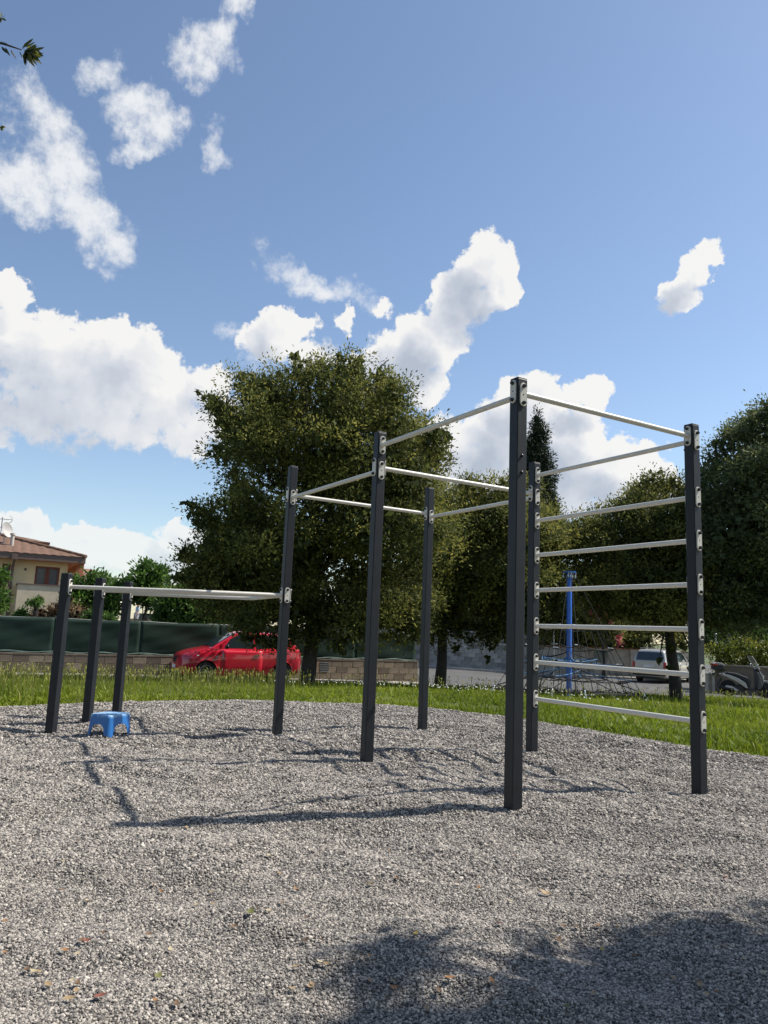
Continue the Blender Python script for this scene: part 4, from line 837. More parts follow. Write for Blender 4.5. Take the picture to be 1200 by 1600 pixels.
# ------------------------------------------------------------------ scooter
def scooter():
    SH = mat('pearl grey scooter panel', (.25, .245, .25), .25, .2, .06, 4, coat=.8); SEAT = mat('black vinyl seat', (.014, .015, .02), .45); BLK = TRIM
    c = at(1138, 1080, 30.0); c.z = ground(c.x, c.y)
    t = thing('scooter', 'grey maxi scooter with black top box and tall clear screen parked by the hedge', 'scooter', c, R(-6))
    def wheel(x, r):
        w = MB().lathe([(r*.72, -.045), (r*.92, -.055), (r, -.02), (r, .02), (r*.92, .055), (r*.72, .045)], axis=(0, 1, 0), n=28).build('wheel', RUBBER, t, True, loc=(x, 0, r))
        mb = MB().lathe([(r*.74, -.03), (r*.74, .03), (r*.68, .03), (r*.68, -.03)], axis=(0, 1, 0), n=24).lathe([(.05, -.06), (.05, .06)], axis=(0, 1, 0), n=10)
        for k in range(6):
            a = 6.28318*k/6; mb.tube([(.04*math.cos(a), 0, .04*math.sin(a)), (r*.7*math.cos(a+.15), 0, r*.7*math.sin(a+.15))], .014, 5)
        mb.build('rim', mat('dark rim', (.06, .06, .065), .4, .5), w, True)
    wheel(0, .31); wheel(1.36, .31)
    MB().prism([(-.30, .84), (-.22, .87), (.1, .80), (.38, .70), (.60, .55), (.68, .34), (.62, .32), (.50, .42), (.28, .56), (.02, .68), (-.2, .77)], .34, (0, 0, 0)).build('side_panel', mat('light grey side panel', (.42, .41, .40), .28, .2, .06, 4, coat=.8), t, bevel=.03)
    MB().prism([(-.26, .875), (-.05, .93), (.25, .90), (.55, .80), (.72, .74), (.80, .60), (.78, .36), (.69, .36), (.62, .57), (.40, .72), (.1, .825)], .30).build('seat', SEAT, t, bevel=.035)
    MB().prism([(.55, .36), (.62, .27), (1.05, .25), (1.12, .34), (1.0, .33), (.75, .35)], .36).build('floor_board', BLK, t, bevel=.02)
    ls = MB(); ls.prism([(1.0, .34), (1.10, .30), (1.24, .46), (1.18, .72), (1.08, .97), (.98, 1.0), (1.02, .7)], .40); ls.build('leg_shield', mat('dark scooter plastic', (.07, .07, .075), .4), t, bevel=.05)
    MB().prism([(1.09, .97), (1.19, .72), (1.25, .5), (1.30, .62), (1.26, .86), (1.14, 1.04)], .30).build('front_cowl', SH, t, bevel=.05)
    MB().prism([(1.02, .33), (1.05, .58), (1.18, .66), (1.42, .665), (1.6, .56), (1.66, .42), (1.58, .47), (1.42, .60), (1.2, .59)], .13).build('front_fender', SH, t, bevel=.03)
    MB().tube([(1.16, .075, .85), (1.36, .075, .31)], .025, 8).tube([(1.16, -.075, .85), (1.36, -.075, .31)], .025, 8).build('fork', BLK, t, True)
    hb_ = MB().prism([(.95, 1.0), (1.0, 1.09), (1.12, 1.12), (1.22, 1.06), (1.16, .98)], .24); hb_.build('handlebar_cover', BLK, t, bevel=.04)
    MB().tube([(1.05, -.36, 1.03), (1.1, -.15, 1.06), (1.1, .15, 1.06), (1.05, .36, 1.03)], .018, 8).build('handlebar', BLK, t, True)
    for sg in (1, -1):
        MB().tube([(1.03, sg*.36, 1.03), (1.0, sg*.40, 1.02)], .022, 8).build('grip', RUBBER, t, True)
        mb = MB().tube([(1.08, sg*.25, 1.06), (1.0, sg*.33, 1.2)], .008, 6); s_ = mb.build('mirror_stem', BLK, t, True)
        MB().ell((.97, sg*.36, 1.23), (.02, .075, .05)).build('mirror', CHROME, s_, True)
    g_ = bpy.data.materials.new('clear screen'); g_.use_nodes = True; bb = g_.node_tree.nodes['Principled BSDF']; bb.inputs['Base Color'].default_value = (.85, .86, .83, 1); bb.inputs['Roughness'].default_value = .05; bb.inputs['Transmission Weight'].default_value = .0; bb.inputs['Alpha'].default_value = .25
    rows = []
    for i in range(8):
        k = i/7; x = 1.2-.22*k-.05*k*k; z = 1.04+.52*k; w = .13+.13*math.sin(min(1, k*1.3)*1.57)*(1 if k < .75 else 1-(k-.75)*1.1)
        rows.append([(x-.10*abs(q)**2, w*q*1.15, z) for q in (-1, -.66, -.33, 0, .33, .66, 1)])
    MB().grid(rows).build('windscreen', g_, t, True)
    edge = [r[0] for r in rows]+rows[-1][1:-1]+[r[-1] for r in rows[::-1]]; MB().tube(edge, .007, 5).build('screen_edge', mat('screen rim', (.45, .45, .42), .3), t, True)
    bx_ = MB().prism([(-.56, .98), (-.58, 1.1), (-.54, 1.16), (-.24, 1.16), (-.18, 1.06), (-.22, .96)], .40).build('top_box', BLK, t, bevel=.04)
    MB().prism([(-.57, 1.165), (-.54, 1.24), (-.44, 1.275), (-.28, 1.26), (-.17, 1.20), (-.16, 1.10), (-.22, 1.165)], .39).build('box_lid', mat('grey box lid', (.30, .30, .30), .3), bx_, bevel=.03)
    MB().prism([(-.60, 1.15), (-.575, 1.23), (-.50, 1.24), (-.38, 1.175), (-.42, 1.15)], .415).build('reflector', REDL, bx_, bevel=.01)
    MB().tube([(-.1, .12, .83), (-.35, .12, .95)], .015, 6).tube([(-.1, -.12, .83), (-.35, -.12, .95)], .015, 6).build('luggage_rack', BLK, t, True)
    MB().prism([(-.20, .35), (-.14, .43), (.06, .41), (.30, .27), (.30, .22), (0, .27), (-.16, .28)], .06, (0, -.20, 0)).build('exhaust_shield', mat('pale exhaust shield', (.5, .5, .5), .35), t, bevel=.015)
    MB().lathe([(.05, -.42), (.07, -.36), (.075, .1), (.04, .24)], (.0, -.17, .30), (1, 0, -.15), 12).build('exhaust', BLK, t, True)
    MB().prism([(-.1, .25), (.0, .40), (.42, .46), (.62, .36), (.6, .22), (.3, .2)], .2).build('engine', BLK, t, bevel=.03)
    MB().prism([(-.28, .72), (-.36, .55), (-.44, .38), (-.40, .38), (-.24, .62)], .14).build('rear_mudguard', BLK, t, bevel=.01)
    MB().tube([(.45, -.12, .25), (.40, -.24, .02)], .013, 6).build('side_stand', BLK, t)
    MB().box((1.29, 0, .78), (.05, .2, .12)).build('headlight', LAMP, t, bevel=.03)
scooter()

# ------------------------------------------------------------------ rope climbing net
def rope_net():
    BLUEP = mat('blue painted steel', (.03, .13, .52), .35, 0, .1, 6); ROPE = mat('dark grey rope', (.02, .02, .022), .8); BROPE = mat('light blue rope', (.06, .20, .40), .7); FERR = mat('galvanised ferrule', (.62, .63, .65), .35, .6)
    D = 19.5; c = at(889, 1075, D); c.z = ground(c.x, c.y); zt = at(888, 893, D).z - c.z
    t = thing('climbing_net', 'blue mast with dark rope climbing net standing on the lawn', 'climbing net', c)
    MB().lathe([(.068, -.2), (.068, zt-.04), (.05, zt)], n=16).build('mast', BLUEP, t, True)
    hd = MB().lathe([(.17, zt-.03), (.17, zt)], n=18); hd.build('mast_head', BLUEP, t)
    anc = []
    for k, (u, dy) in enumerate(((768, .25), (840, 1.9), (960, 1.75), (1011, -.15), (915, -1.7), (862, -1.75))):
        a = at(u, 1075, D+dy); anc.append(Vector((a.x-c.x, a.y-c.y, ground(a.x, a.y)-c.z+.02)))
    topz = zt-.10
    def sag(a, b, s, n=6): return [a.lerp(b, i/n)+Vector((0, 0, -s*4*(i/n)*(1-i/n))) for i in range(n+1)]
    mains = []
    for k, a in enumerate(anc):
        ca = math.atan2(a.y, a.x); top = Vector((.15*math.cos(ca), .15*math.sin(ca), topz)); mid = top.lerp(a, .62)+Vector((0, 0, -.10)); n = 12
        line = [top*(1-q)**2+(mid*2-(top+a)/2)*2*q*(1-q)+a*q*q for q in [i/n for i in range(n+1)]]; mains.append(line)
        MB().tube(line, .008, 6).build('guy_rope', ROPE, t, True)
        sh = MB().tube([top+Vector((0, 0, .1)), top+Vector((.02, 0, .05)), top+Vector((0, .02, 0)), top], .014, 6).ell(top-Vector((0, 0, .03)), (.022, .022, .05)); sh.build('shackle', FERR, t, True)
        MB().tube([a+Vector((0, 0, -.12)), a+Vector((0, 0, .1))], .03, 8).ell(a+(top-a).normalized()*.14, (.025, .025, .07)).build('ground_anchor', FERR, t, True)
    def on(line, f): i = min(len(line)-2, int(f*(len(line)-1))); return line[i].lerp(line[i+1], f*(len(line)-1)-i)
    rings = []
    for f in (.30, .44, .57, .72, .86):
        ps = [on(l, f) for l in mains]; rings.append(ps); mb = MB(); fe = MB()
        for k in range(6): mb.tube(sag(ps[k], ps[(k+1) % 6], .05+.05*f), .012, 5)
        mb.build('ring_rope', ROPE, t, True)
        for k in range(6):
            if f < .6: fe.tube([ps[k].lerp(ps[(k+1) % 6], .06), ps[k].lerp(ps[(k+1) % 6], .2)], .016, 6)
        if f < .6: fe.build('rope_clamp', FERR, t, True)
    for r0, r1 in zip(rings[:-1], rings[1:]):
        mb = MB()
        for k in range(6):
            for q in (.25, .5, .75): mb.tube([r0[k].lerp(r0[(k+1) % 6], q)-Vector((0, 0, .06)), r1[k].lerp(r1[(k+1) % 6], q)-Vector((0, 0, .07))], .006 if r0 is not rings[3] else .010, 5)
        mb.build('net_rope', ROPE, t, True)
    inner = [Vector((.75*math.cos(R(60*k+20)), .75*math.sin(R(60*k+20)), .98)) for k in range(6)]
    mb = MB(); mk = MB()
    for k in range(6):
        mb.tube(sag(inner[k], inner[(k+1) % 6], .13), .010, 6); mb.tube(sag(inner[k], rings[3][k], .10), .010, 6); mb.tube(sag(inner[k], rings[2][k], .05), .010, 6)
        mk.tube(sag(inner[k], Vector((0, 0, 1.15)), .05), .012, 5); mk.tube([inner[k], rings[4][k]], .012, 5); mk.tube(sag(rings[3][k], rings[3][(k+2) % 6], .1), .008, 5)
    mb.build('seat_rope', BROPE, t, True); mk.build('net_rope', ROPE, t, True)
    mb = MB()
    for k in range(6):
        for q in (.2, .4, .6, .8): a = anc[k].lerp(anc[(k+1) % 6], q)+Vector((0, 0, .14)); mb.tube([rings[4][k].lerp(rings[4][(k+1) % 6], q), a], .012, 5)
        mb.tube(sag(anc[k]+Vector((0, 0, .08)), anc[(k+1) % 6]+Vector((0, 0, .08)), -.06), .016, 5)
    mb.build('net_rope', ROPE, t, True)
rope_net()
# blue and white sign beyond the net
def sign_panel():
    c = at(866, 952, 30.5); z0 = ground(c.x, c.y)
    t = thing('information_sign', 'small blue and white striped sign behind the rope net', 'sign', (c.x, c.y, z0)); h = c.z-z0
    BL = mat('sign blue', (.03, .07, .38), .5); WH = mat('sign white', (.7, .7, .7), .5)
    MB().tube([(0, .03, -.1), (0, .03, h+.2)], .02, 8).build('post', FERRO, t)
    MB().box((0, 0, h+.13), (.36, .02, .10)).build('upper_band', BL, t); MB().box((0, 0, h), (.38, .02, .155)).build('panel', WH, t); MB().box((0, 0, h-.13), (.34, .02, .10)).build('lower_band', BL, t)
FERRO = mat('galvanised steel', (.42, .43, .43), .5, .5, .2, 8)
sign_panel()

# ------------------------------------------------------------------ walls and fence
BLOCK = mat('weathered concrete block', (.215, .175, .13), .95, 0, .3, 5, bump=.7, bscale=45, rnd=.12)
MORT = mat('old mortar', (.25, .215, .18), .95, 0, .25, 8, bump=.4); MOSS = mat('stained block', (.13, .104, .08), .95, 0, .35, 4, bump=.7, bscale=45, rnd=.14)
def block_courses(t, length, z0f, ztop, rows, bw, bh, face, mats, skip=(), depth=.02, seed=1):
    rg = random.Random(seed); protos = {}
    for r in range(rows):
        off = (bw+.012)*.5*(r % 2); x = -length-off; i = 0
        while x < -.02:
            xa, xb = max(x, -length), min(x+bw, 0); w = xb-xa
            if w > .06 and (r, i) not in skip:
                mk = mats[0] if rg.random() < (.85 if x > -9.5 or length < 15 else .22) else mats[1]; key = (round(w, 2), mk.name)
                if key not in protos:
                    o = MB().box((0, 0, 0), (w, depth*2, bh)).build('block', mk, t, bevel=.008); protos[key] = o
                else: o = protos[key].copy(); C.objects.link(o); o.parent = t; o.name = 'block'
                o.location = ((xa+xb)/2, -face-rg.random()*.006, ztop-(r+.5)*(bh+.012)); o.rotation_euler = (rg.uniform(-.01, .01), 0, rg.uniform(-.006, .006))
            x += bw+.012; i += 1
def street_wall():
    Lw = 22.; t = thing('block_wall', 'low weathered concrete block wall along the street under the green netting', 'wall', (WALL_END.x, WALL_END.y, 0), PHI)
    MB().box((-Lw/2, 0, -.55), (Lw, .2, 1.10)).build('wall_core', MORT, t)
    MB().box((-Lw/2-.02, 0, .02), (Lw+.04, .26, .05)).build('coping', MOSS, t, bevel=.01)
    MB().box((.012, 0, -.42), (.02, .22, .85)).build('end_render', mat('pale render', (.45, .42, .37), .9), t)
    vent = [(1, 9), (0, 9)]
    block_courses(t, Lw, 0, -.02, 4, .40, .19, .1, [BLOCK, MOSS], skip=[(0, 42), (1, 42)], seed=3)
    v = MB().box((-3.72, -.118, -.22), (.34, .012, .34)); v.build('vent_recess', TRIM, t)
    mb = MB()
    for k in range(5): mb.box((-3.72, -.128, -.36+.07*k), (.33, .012, .018))
    mb.build('vent_grille', FERRO, t)
    # netting fence standing on the wall
    f = thing('netting_fence', 'dark green shade netting fence on top of the low street wall', 'fence', (WALL_END.x, WALL_END.y, .045), PHI)
    NET = bpy.data.materials.new('green shade net'); NET.use_nodes = True; t_ = NET.node_tree; b_ = t_.nodes['Principled BSDF']; b_.inputs['Roughness'].default_value = .75
    tcn = t_.nodes.new('ShaderNodeTexCoord'); n1 = noise(t_, tcn.outputs['Object'], 2.2, 7, .7); mpn = nd(t_, 'ShaderNodeMapping'); mpn.inputs['Scale'].default_value = (1.2, 1, 14); t_.links.new(tcn.outputs['Object'], mpn.inputs[0]); n2 = noise(t_, mpn.outputs[0], 3, 5, .6)
    t_.links.new(ramp(t_, mth(t_, 'ADD', mth(t_, 'MULTIPLY', n1.outputs['Fac'], .5), mth(t_, 'MULTIPLY', n2.outputs['Fac'], .5)), [(.3, (.004, .021, .014)), (.55, (.007, .036, .024)), (.75, (.018, .058, .040))]), b_.inputs['Base Color'])
    tl = t_.nodes.new('ShaderNodeBsdfTranslucent'); tl.inputs[0].default_value = (.012, .04, .03, 1); ms = t_.nodes.new('ShaderNodeMixShader'); ms.inputs[0].default_value = .3
    t_.links.new(b_.outputs[0], ms.inputs[1]); t_.links.new(tl.outputs[0], ms.inputs[2]); t_.links.new(ms.outputs[0], t_.nodes['Material Output'].inputs[0])
    PALE = mat('pale net hem', (.045, .08, .068), .7, 0, .4, 6); rg = np.random.RandomState(2); Ht = 1.02; pw = 2.45
    post0 = None
    for k in range(9):
        x1 = -.1-k*pw; x0 = x1-pw+.004; rows = []
        for i in range(25):
            x = x0+(x1-x0)*i/24; sagz = -.012*abs(math.sin(math.pi*(x+.1)/pw))+.010*math.sin(x*2.9)
            rows.append([(x, -.06+.010*math.sin(j*.8+x*2.6)+.006*math.sin(j*1.9-x*5.3), .0+(Ht+sagz)*j/10) for j in range(11)])
        pn = MB().grid(rows).build('netting_panel', NET, f, True); sd = pn.modifiers.new('t', 'SOLIDIFY'); sd.thickness = .006
        hm = MB(); hrow = []
        for i in range(25):
            x = x0+(x1-x0)*i/24; hrow.append([(x, -.10-.012*math.sin(x*9), .01), (x, -.105+.012*math.sin(x*7), .035+.015*math.sin(x*5)), (x, -.082, .06+.02*math.sin(x*5))])
        hm.grid(hrow).build('hem', PALE, pn, True)
        mbp = MB().tube([(x1+.015, 0, -.3), (x1+.015, 0, Ht+.06)], .022, 8)
        if post0 is None: post0 = mbp.build('fence_post', mat('green post', (.02, .05, .035), .6), f, True); px0 = x1
        else: o = post0.copy(); C.objects.link(o); o.parent = f; o.location = (x1-px0, 0, 0)
    MB().tube([(-.1-9*pw, -.02, Ht+.01)]+[(-.1-9*pw+i*.5, -.02, Ht+.01-.03*abs(math.sin(i*.5*math.pi/pw))) for i in range(1, 45)], .006, 5).build('top_wire', FERRO, f)
street_wall()
def tall_wall():
    Lw = (B1-B0).length; zb = -.86; t = thing('block_wall', 'tall pale grey concrete block wall across the street below the middle oak', 'wall', (B1.x, B1.y, zb), math.atan2(BD.y, BD.x))
    MB().box((-Lw/2-4, .1, 1.0), (Lw+8, .2, 2.3)).build('wall_core', mat('grey mortar', (.33, .32, .30), .95, 0, .2, 6), t)
    GB = mat('pale grey block', (.34, .32, .29), .95, 0, .25, 5, bump=.6, bscale=40, rnd=.25); GD = mat('dark grey block', (.235, .222, .205), .95, 0, .3, 5, bump=.6, bscale=40, rnd=.25)
    block_courses(t, Lw, 0, 2.1, 9, .46, .225, 0, [GB, GD], seed=5)
tall_wall()
def rendered_wall():
    Lw = (C1-B1).length; zb = -.87; Hh = 1.5; t = thing('rendered_wall', 'rough rendered wall with brick coping behind the silver estate car', 'wall', (B1.x, B1.y, zb), math.atan2(CD.y, CD.x))
    RW = mat('rough cream render', (.40, .355, .29), .95, 0, .35, 2.2, bump=1, bscale=14); TC = mat('terracotta coping', (.33, .15, .09), .85, 0, .25, 6, rnd=.15)
    MB().box((Lw/2+.1, .1, Hh/2-.2), (Lw+.2, .2, Hh+.4)).build('wall_face', RW, t)
    p0 = None; n = int(Lw/2.6)
    for k in range(n+1):
        if p0 is None: p0 = MB().box((0, -.03, Hh/2-.1), (.34, .16, Hh+.2)).build('pilaster', RW, t, bevel=.01); p0.location = (.5, 0, 0)
        else: o = p0.copy(); C.objects.link(o); o.parent = t; o.location = (.5+k*2.6, 0, 0)
    b0 = None; m = int(Lw/.32)
    for k in range(m):
        if b0 is None: b0 = MB().box((0, .06, Hh+.025), (.305, .34, .05)).build('coping_tile', TC, t, bevel=.008); b0.location = (.16, 0, 0)
        else: o = b0.copy(); C.objects.link(o); o.parent = t; o.location = (.16+k*.32, 0, random.uniform(-.004, .004)); o.rotation_euler = (0, 0, random.uniform(-.01, .01))
    p = at(946, 1027, 40.5); xg = (Vector((p.x, p.y, 0))-Vector((B1.x, B1.y, 0))).dot(CD); zg = p.z-zb
    g = MB().box((xg, -.012, zg), (.72, .02, .6)); g.build('meter_door', mat('grey green metal', (.16, .18, .15), .6), t, bevel=.005)
rendered_wall()
def scooter_wall():
    a, b = at(1117, 1060, 32.2), at(1240, 1066, 30.9); z = ground(a.x, a.y); d = Vector((b.x-a.x, b.y-a.y, 0)); Lw = d.length
    t = thing('garden_wall', 'low brown stained wall behind the parked scooter', 'wall', (a.x, a.y, z), math.atan2(d.y, d.x))
    MB().box((Lw/2, .1, .45), (Lw, .2, 1.3)).build('wall_face', mat('brown stained render', (.20, .165, .13), .95, 0, .35, 2, bump=.7, bscale=16), t)
    MB().box((Lw/2, .1, 1.125), (Lw+.06, .28, .05)).build('coping', stone_k, t)
    c = at(1110, 1070, 32.6); t2 = thing('gate_pillar', 'short cream gate pillar left of the brown wall', 'pillar', (c.x, c.y, ground(c.x, c.y)))
    CRM = mat('cream masonry', (.52, .47, .38), .9, 0, .2, 5, bump=.4)
    MB().box((0, 0, .32), (.34, .34, .72)).build('shaft', CRM, t2, bevel=.01); MB().box((0, 0, .71), (.42, .42, .06)).build('cap', stone_k, t2, bevel=.01)
    c = at(1115, 1070, 32.1); t3 = thing('gate_post', 'thin cream post between the gate pillar and brown wall', 'post', (c.x, c.y, ground(c.x, c.y)))
    MB().box((0, 0, .3), (.07, .07, .68)).build('shaft', CRM, t3); MB().box((0, 0, .66), (.1, .1, .04)).build('cap', stone_k, t3)
    c = at(1119, 1010, 33.5); z0 = ground(c.x, c.y); t4 = thing('marker_post', 'slim pale grey post above the hedge behind the scooter', 'post', (c.x, c.y, z0))
    h = at(1119, 992, 33.5).z-z0; MB().tube([(0, 0, -.1), (0, 0, h)], .035, 8).build('shaft', FERRO, t4, True); MB().ell((0, 0, h), (.06, .06, .07)).build('cap', FERRO, t4, True)
    c = at(1141, 998, 34); z0 = ground(c.x, c.y); t5 = thing('road_sign', 'small blue and white road sign above the scooter hedge', 'sign', (c.x, c.y, z0)); h = c.z-z0
    MB().tube([(0, .03, -.1), (0, .03, h+.5)], .028, 8).build('post', FERRO, t5, True)
    MB().box((0, 0, h), (.22, .02, .30)).build('panel', mat('road sign blue', (.03, .10, .42), .4), t5, bevel=.006)
    MB().prism([(-.07, 0), (.03, .10), (.03, .045), (.085, .045), (.085, -.045), (.03, -.045), (.03, -.10)], .006, (0, -.014, 0)).build('arrow', mat('road sign white', (.75, .75, .75), .4), t5)
scooter_wall()

# ------------------------------------------------------------------ houses
def house():
    e1 = Vector((math.cos(R(27)), math.sin(R(27)), 0)); o = at(131, 905, 43.5); zg = -.6
    t = thing('cream_house', 'cream house with brown tiled hip roof and red brown windows at left', 'house', (o.x, o.y, zg), R(27)); W2 = mat('cream wall paint', (.68, .54, .31), .9, 0, .1, 1.5, bump=.1)
    TER = mat('terracotta paint', (.42, .16, .08), .85, 0, .12, 3); TILE = mat('brown roof tile', (.15, .083, .052), .85, 0, .3, 3, bump=.3); FAS = mat('brown fascia', (.145, .10, .08), .8, 0, .12, 3); FRM = mat('red brown frame', (.16, .045, .025), .5, 0, .15, 8)
    PAN = glass_mat('house window pane', (.10, .105, .11), .12); CONC = mat('weathered terrace render', (.58, .49, .34), .92, 0, .18, 2, bump=.25)
    def wx(u): p = at(u, 905, 43.5); k = ray(u, 905); k = Vector((k.x, k.y)); n = Vector((-math.sin(R(27)), math.cos(R(27)))); s = (o.x*n.x+o.y*n.y)/(k.x*n.x+k.y*n.y); q = Vector((k.x*s, k.y*s)); return (q-Vector((o.x, o.y))).dot(Vector((e1.x, e1.y))), s
    def wz(u, v): x, s = wx(u); d = ray(u, v); return EYE + d.z*s - zg
    ze = wz(131, 880); xr = wx(106)[0]; Dp = 8.5; xl = -14.
    # front wall with real window openings
    wins = [(wx(55)[0], wx(94)[0], wz(75, 915), wz(75, 884)), (wx(1.5)[0], wx(15)[0], wz(8, 913), wz(8, 879))]
    mb = MB(); xs = sorted([xl]+[q for w in wins for q in w[:2]]+[xr]); 
    for xa, xb in zip(xs[:-1], xs[1:]):
        w = next((w for w in wins if abs(w[0]-xa) < 1e-6), None)
        if w: mb.box(((xa+xb)/2, .99, w[2]/2), (xb-xa, .3, w[2])).box(((xa+xb)/2, .99, (w[3]+ze)/2), (xb-xa, .3, ze-w[3]))
        else: mb.box(((xa+xb)/2, .99, ze/2), (xb-xa, .3, ze))
    mb.box((xr-.15, 1.14+(Dp-1)/2, ze/2), (.3, Dp-1, ze)); mb.box(((xl+xr)/2, Dp, ze/2), (xr-xl, .3, ze)); mb.box((xl+.15, 4.5, ze/2), (.3, 6.6, ze))
    mb.build('wall', W2, t)
    for xa, xb, za, zb_ in wins:
        xm = (xa+xb)/2; fr_ = MB(); th = .11
        fr_.box((xm, .93, za+th/2), (xb-xa, .1, th)).box((xm, .93, zb_-th/2), (xb-xa, .1, th)); n = 2 if xb-xa > 1 else 1
        for x in ([xa+th/2, xm-th*.55, xm+th*.55, xb-th/2] if n == 2 else [xa+th/2, xb-th/2]): fr_.box((x, .93, (za+zb_)/2), (th, .098, zb_-za-2*th))
        f_ = fr_.build('window', FRM, t, bevel=.01)
        for k in range(n):
            a_, b_ = xa+(xb-xa)*k/n, xa+(xb-xa)*(k+1)/n; MB().box(((a_+b_)/2, .97, (za+zb_)/2), (b_-a_-.15, .02, zb_-za-.16)).build('pane', PAN, f_)
        MB().box((xm, .82, za-.035), (xb-xa+.16, .16, .05)).build('sill', FRM, t)
    # eaves, soffit and hip roof with tile courses
    zr = ze; ov = 0.
    MB().box(((xl)/2, .07, zr+.16), (-xl, .10, .34)).build('fascia', FAS, t); MB().box((.0-.05, Dp/2+.1, zr+.16), (.10, Dp-.1, .34)).build('fascia', FAS, t)
    MB().box((xl/2-.05, Dp/2, zr+.03), (-xl-.12, Dp-.2, .06)).build('soffit', TER, t)
    zt = wz(0, 828)*1.02; rise = zt-zr-.33; rid = Dp/2+.2
    def rp(x, y): return (x, y, zr+.33+rise*min(min(y, Dp+.4-y), max(0, -x))/rid)
    rows = []; nu = 150
    ny = 44
    for i in range(nu+1):
        x = xl*i/nu; row = []
        for k in range(ny+1):
            y = -.02+(Dp+.4)*k/ny; p = rp(x, y); fr_ = (y/.38) % 1.0; row.append((p[0], p[1], p[2]+.028*abs(math.sin(x*math.pi/.24*.5))+.03*(1-fr_)*(y < rid)))
        rows.append(row)
    rf = MB().grid(rows).build('roof', TILE, t)
    # hip and ridge tiles
    hp = MB()
    for k in range(16): a_ = k/16*rid; p, q = Vector(rp(-a_, a_)), Vector(rp(-(a_+.3), a_+.3)); hp.tube([p+Vector((0, 0, .05)), q+Vector((0, 0, .08))], [.11, .09], 7)
    hp.build('hip_tiles', TILE, rf, True)
    # higher rear roof
    xu, su = wx(84); zu0, zu1 = wz(84, 853), wz(12, 829); rows = []
    for i in range(41):
        x = xu-.1*0-8*i/40; row = []
        for k in range(13): y = 6.4+2.6*k/12; row.append((x, y, zu0+.75+min((y-6.4), (xu-x)*.8)*.26+.02*abs(math.sin(x*13))))
        rows.append(row)
    ur = MB().grid(rows).build('upper_roof', TILE, t); sd = ur.modifiers.new('t', 'SOLIDIFY'); sd.thickness = .14
    MB().box((xu-4.2, 8, zu0-.2), (7.4, 2, 1.7)).build('upper_wall', W2, t)
    # porch column, terrace, pipe, flue, dish, aerial
    MB().box((wx(126.5)[0], .55, ze/2+.0), (.28, .28, ze)).build('porch_column', TER, t, bevel=.01)
    MB().box((wx(126.5)[0]-.02, 1.0+Dp/2, ze-.2), (.25, Dp-1, .4)).build('porch_beam', TER, t)
    xa, xb = wx(28)[0], wx(133)[0]-.2; zt_ = wz(60, 912)-.12
    tm = MB().box(((xa+xb)/2, -.9, zt_/2-.2), (xb-xa, .18, zt_+.4)).box((xa+.09, 0, zt_/2-.2), (.18, 1.62, zt_+.4)); tm.build('terrace_wall', CONC, t)
    MB().box(((xa+xb)/2-.02, -.9, zt_+.03), (xb-xa+.1, .28, .06)).box((xa+.09, .05, zt_+.032), (.28, 1.5, .058)).build('terrace_coping', FAS, t)
    xp = wx(18)[0]; MB().tube([(xp+.05, .02, zr+.25), (xp+.05, .3, zr-.1), (xp, .76, zr-.4), (xp, .76, -.2)], .06, 8).box((xp+.04, -.01, zr+.1), (.3, .14, .3)).build('downpipe', FAS, t)
    MB().tube([(wx(22)[0], -.2, 1.9), (wx(20)[0], -.2, 1.9), (wx(20)[0], -.2, 0)], .05, 8).build('stand_pipe', FAS, t)
    MB().ell((wx(39)[0], .835, wz(39, 888)), (.08, .02, .08)).build('wall_vent', FAS, t, True)
    fx = wx(21)[0]; fp = rp(fx-.25, 1.7); MB().lathe([(.10, -.2), (.10, .62)], fp, n=12).lathe([(.15, .62), (.15, .72)], fp, n=12).build('flue', mat('pale flue pipe', (.5, .45, .4), .8), rf, True)
    dp_ = rp(wx(3)[0]-.1, 2.2); dz = .75
    mb = MB(); mb.tube([dp_, (dp_[0], dp_[1], dp_[2]+dz)], .03, 6); mb.build('dish_mast', FERRO, t)
    prof = [(.02, 0), (.2, .03), (.35, .085), (.45, .15), (.45, .16), (.35, .10), (.02, .02)]
    MB().lathe(prof, (dp_[0], dp_[1]-.1, dp_[2]+dz), (.75, -.6, .25), 20).build('satellite_dish', mat('dish grey', (.40, .38, .36), .6), t, True)
    ap = Vector((wx(3)[0]-.3, 4.2, rp(wx(3)[0], 4.2)[2])); hh = wz(3, 797)-ap.z+.15; tp = ap+Vector((0, 0, hh)); mb = MB().tube([ap, tp], .03, 6)
    mb.tube([tp+Vector((-.5, 0, -.12)), tp+Vector((.5, 0, -.1))], .018, 5)
    for k in range(6): xk = -.4+.13*k; mb.tube([tp+Vector((xk, -.22, -.12)), tp+Vector((xk, .22, -.12))], .01, 4)
    mb.tube([tp+Vector((.36, 0, .12)), tp+Vector((.5, 0, .04)), tp+Vector((.54, 0, -.1)), tp+Vector((.5, 0, -.24)), tp+Vector((.36, 0, -.32))], .016, 5)
    mb.tube([tp+Vector((-.4, 0, -.62)), tp+Vector((.4, 0, -.60))], .012, 4); mb.build('tv_aerial', mat('aerial metal', (.2, .2, .22), .5, .4), t)
house()
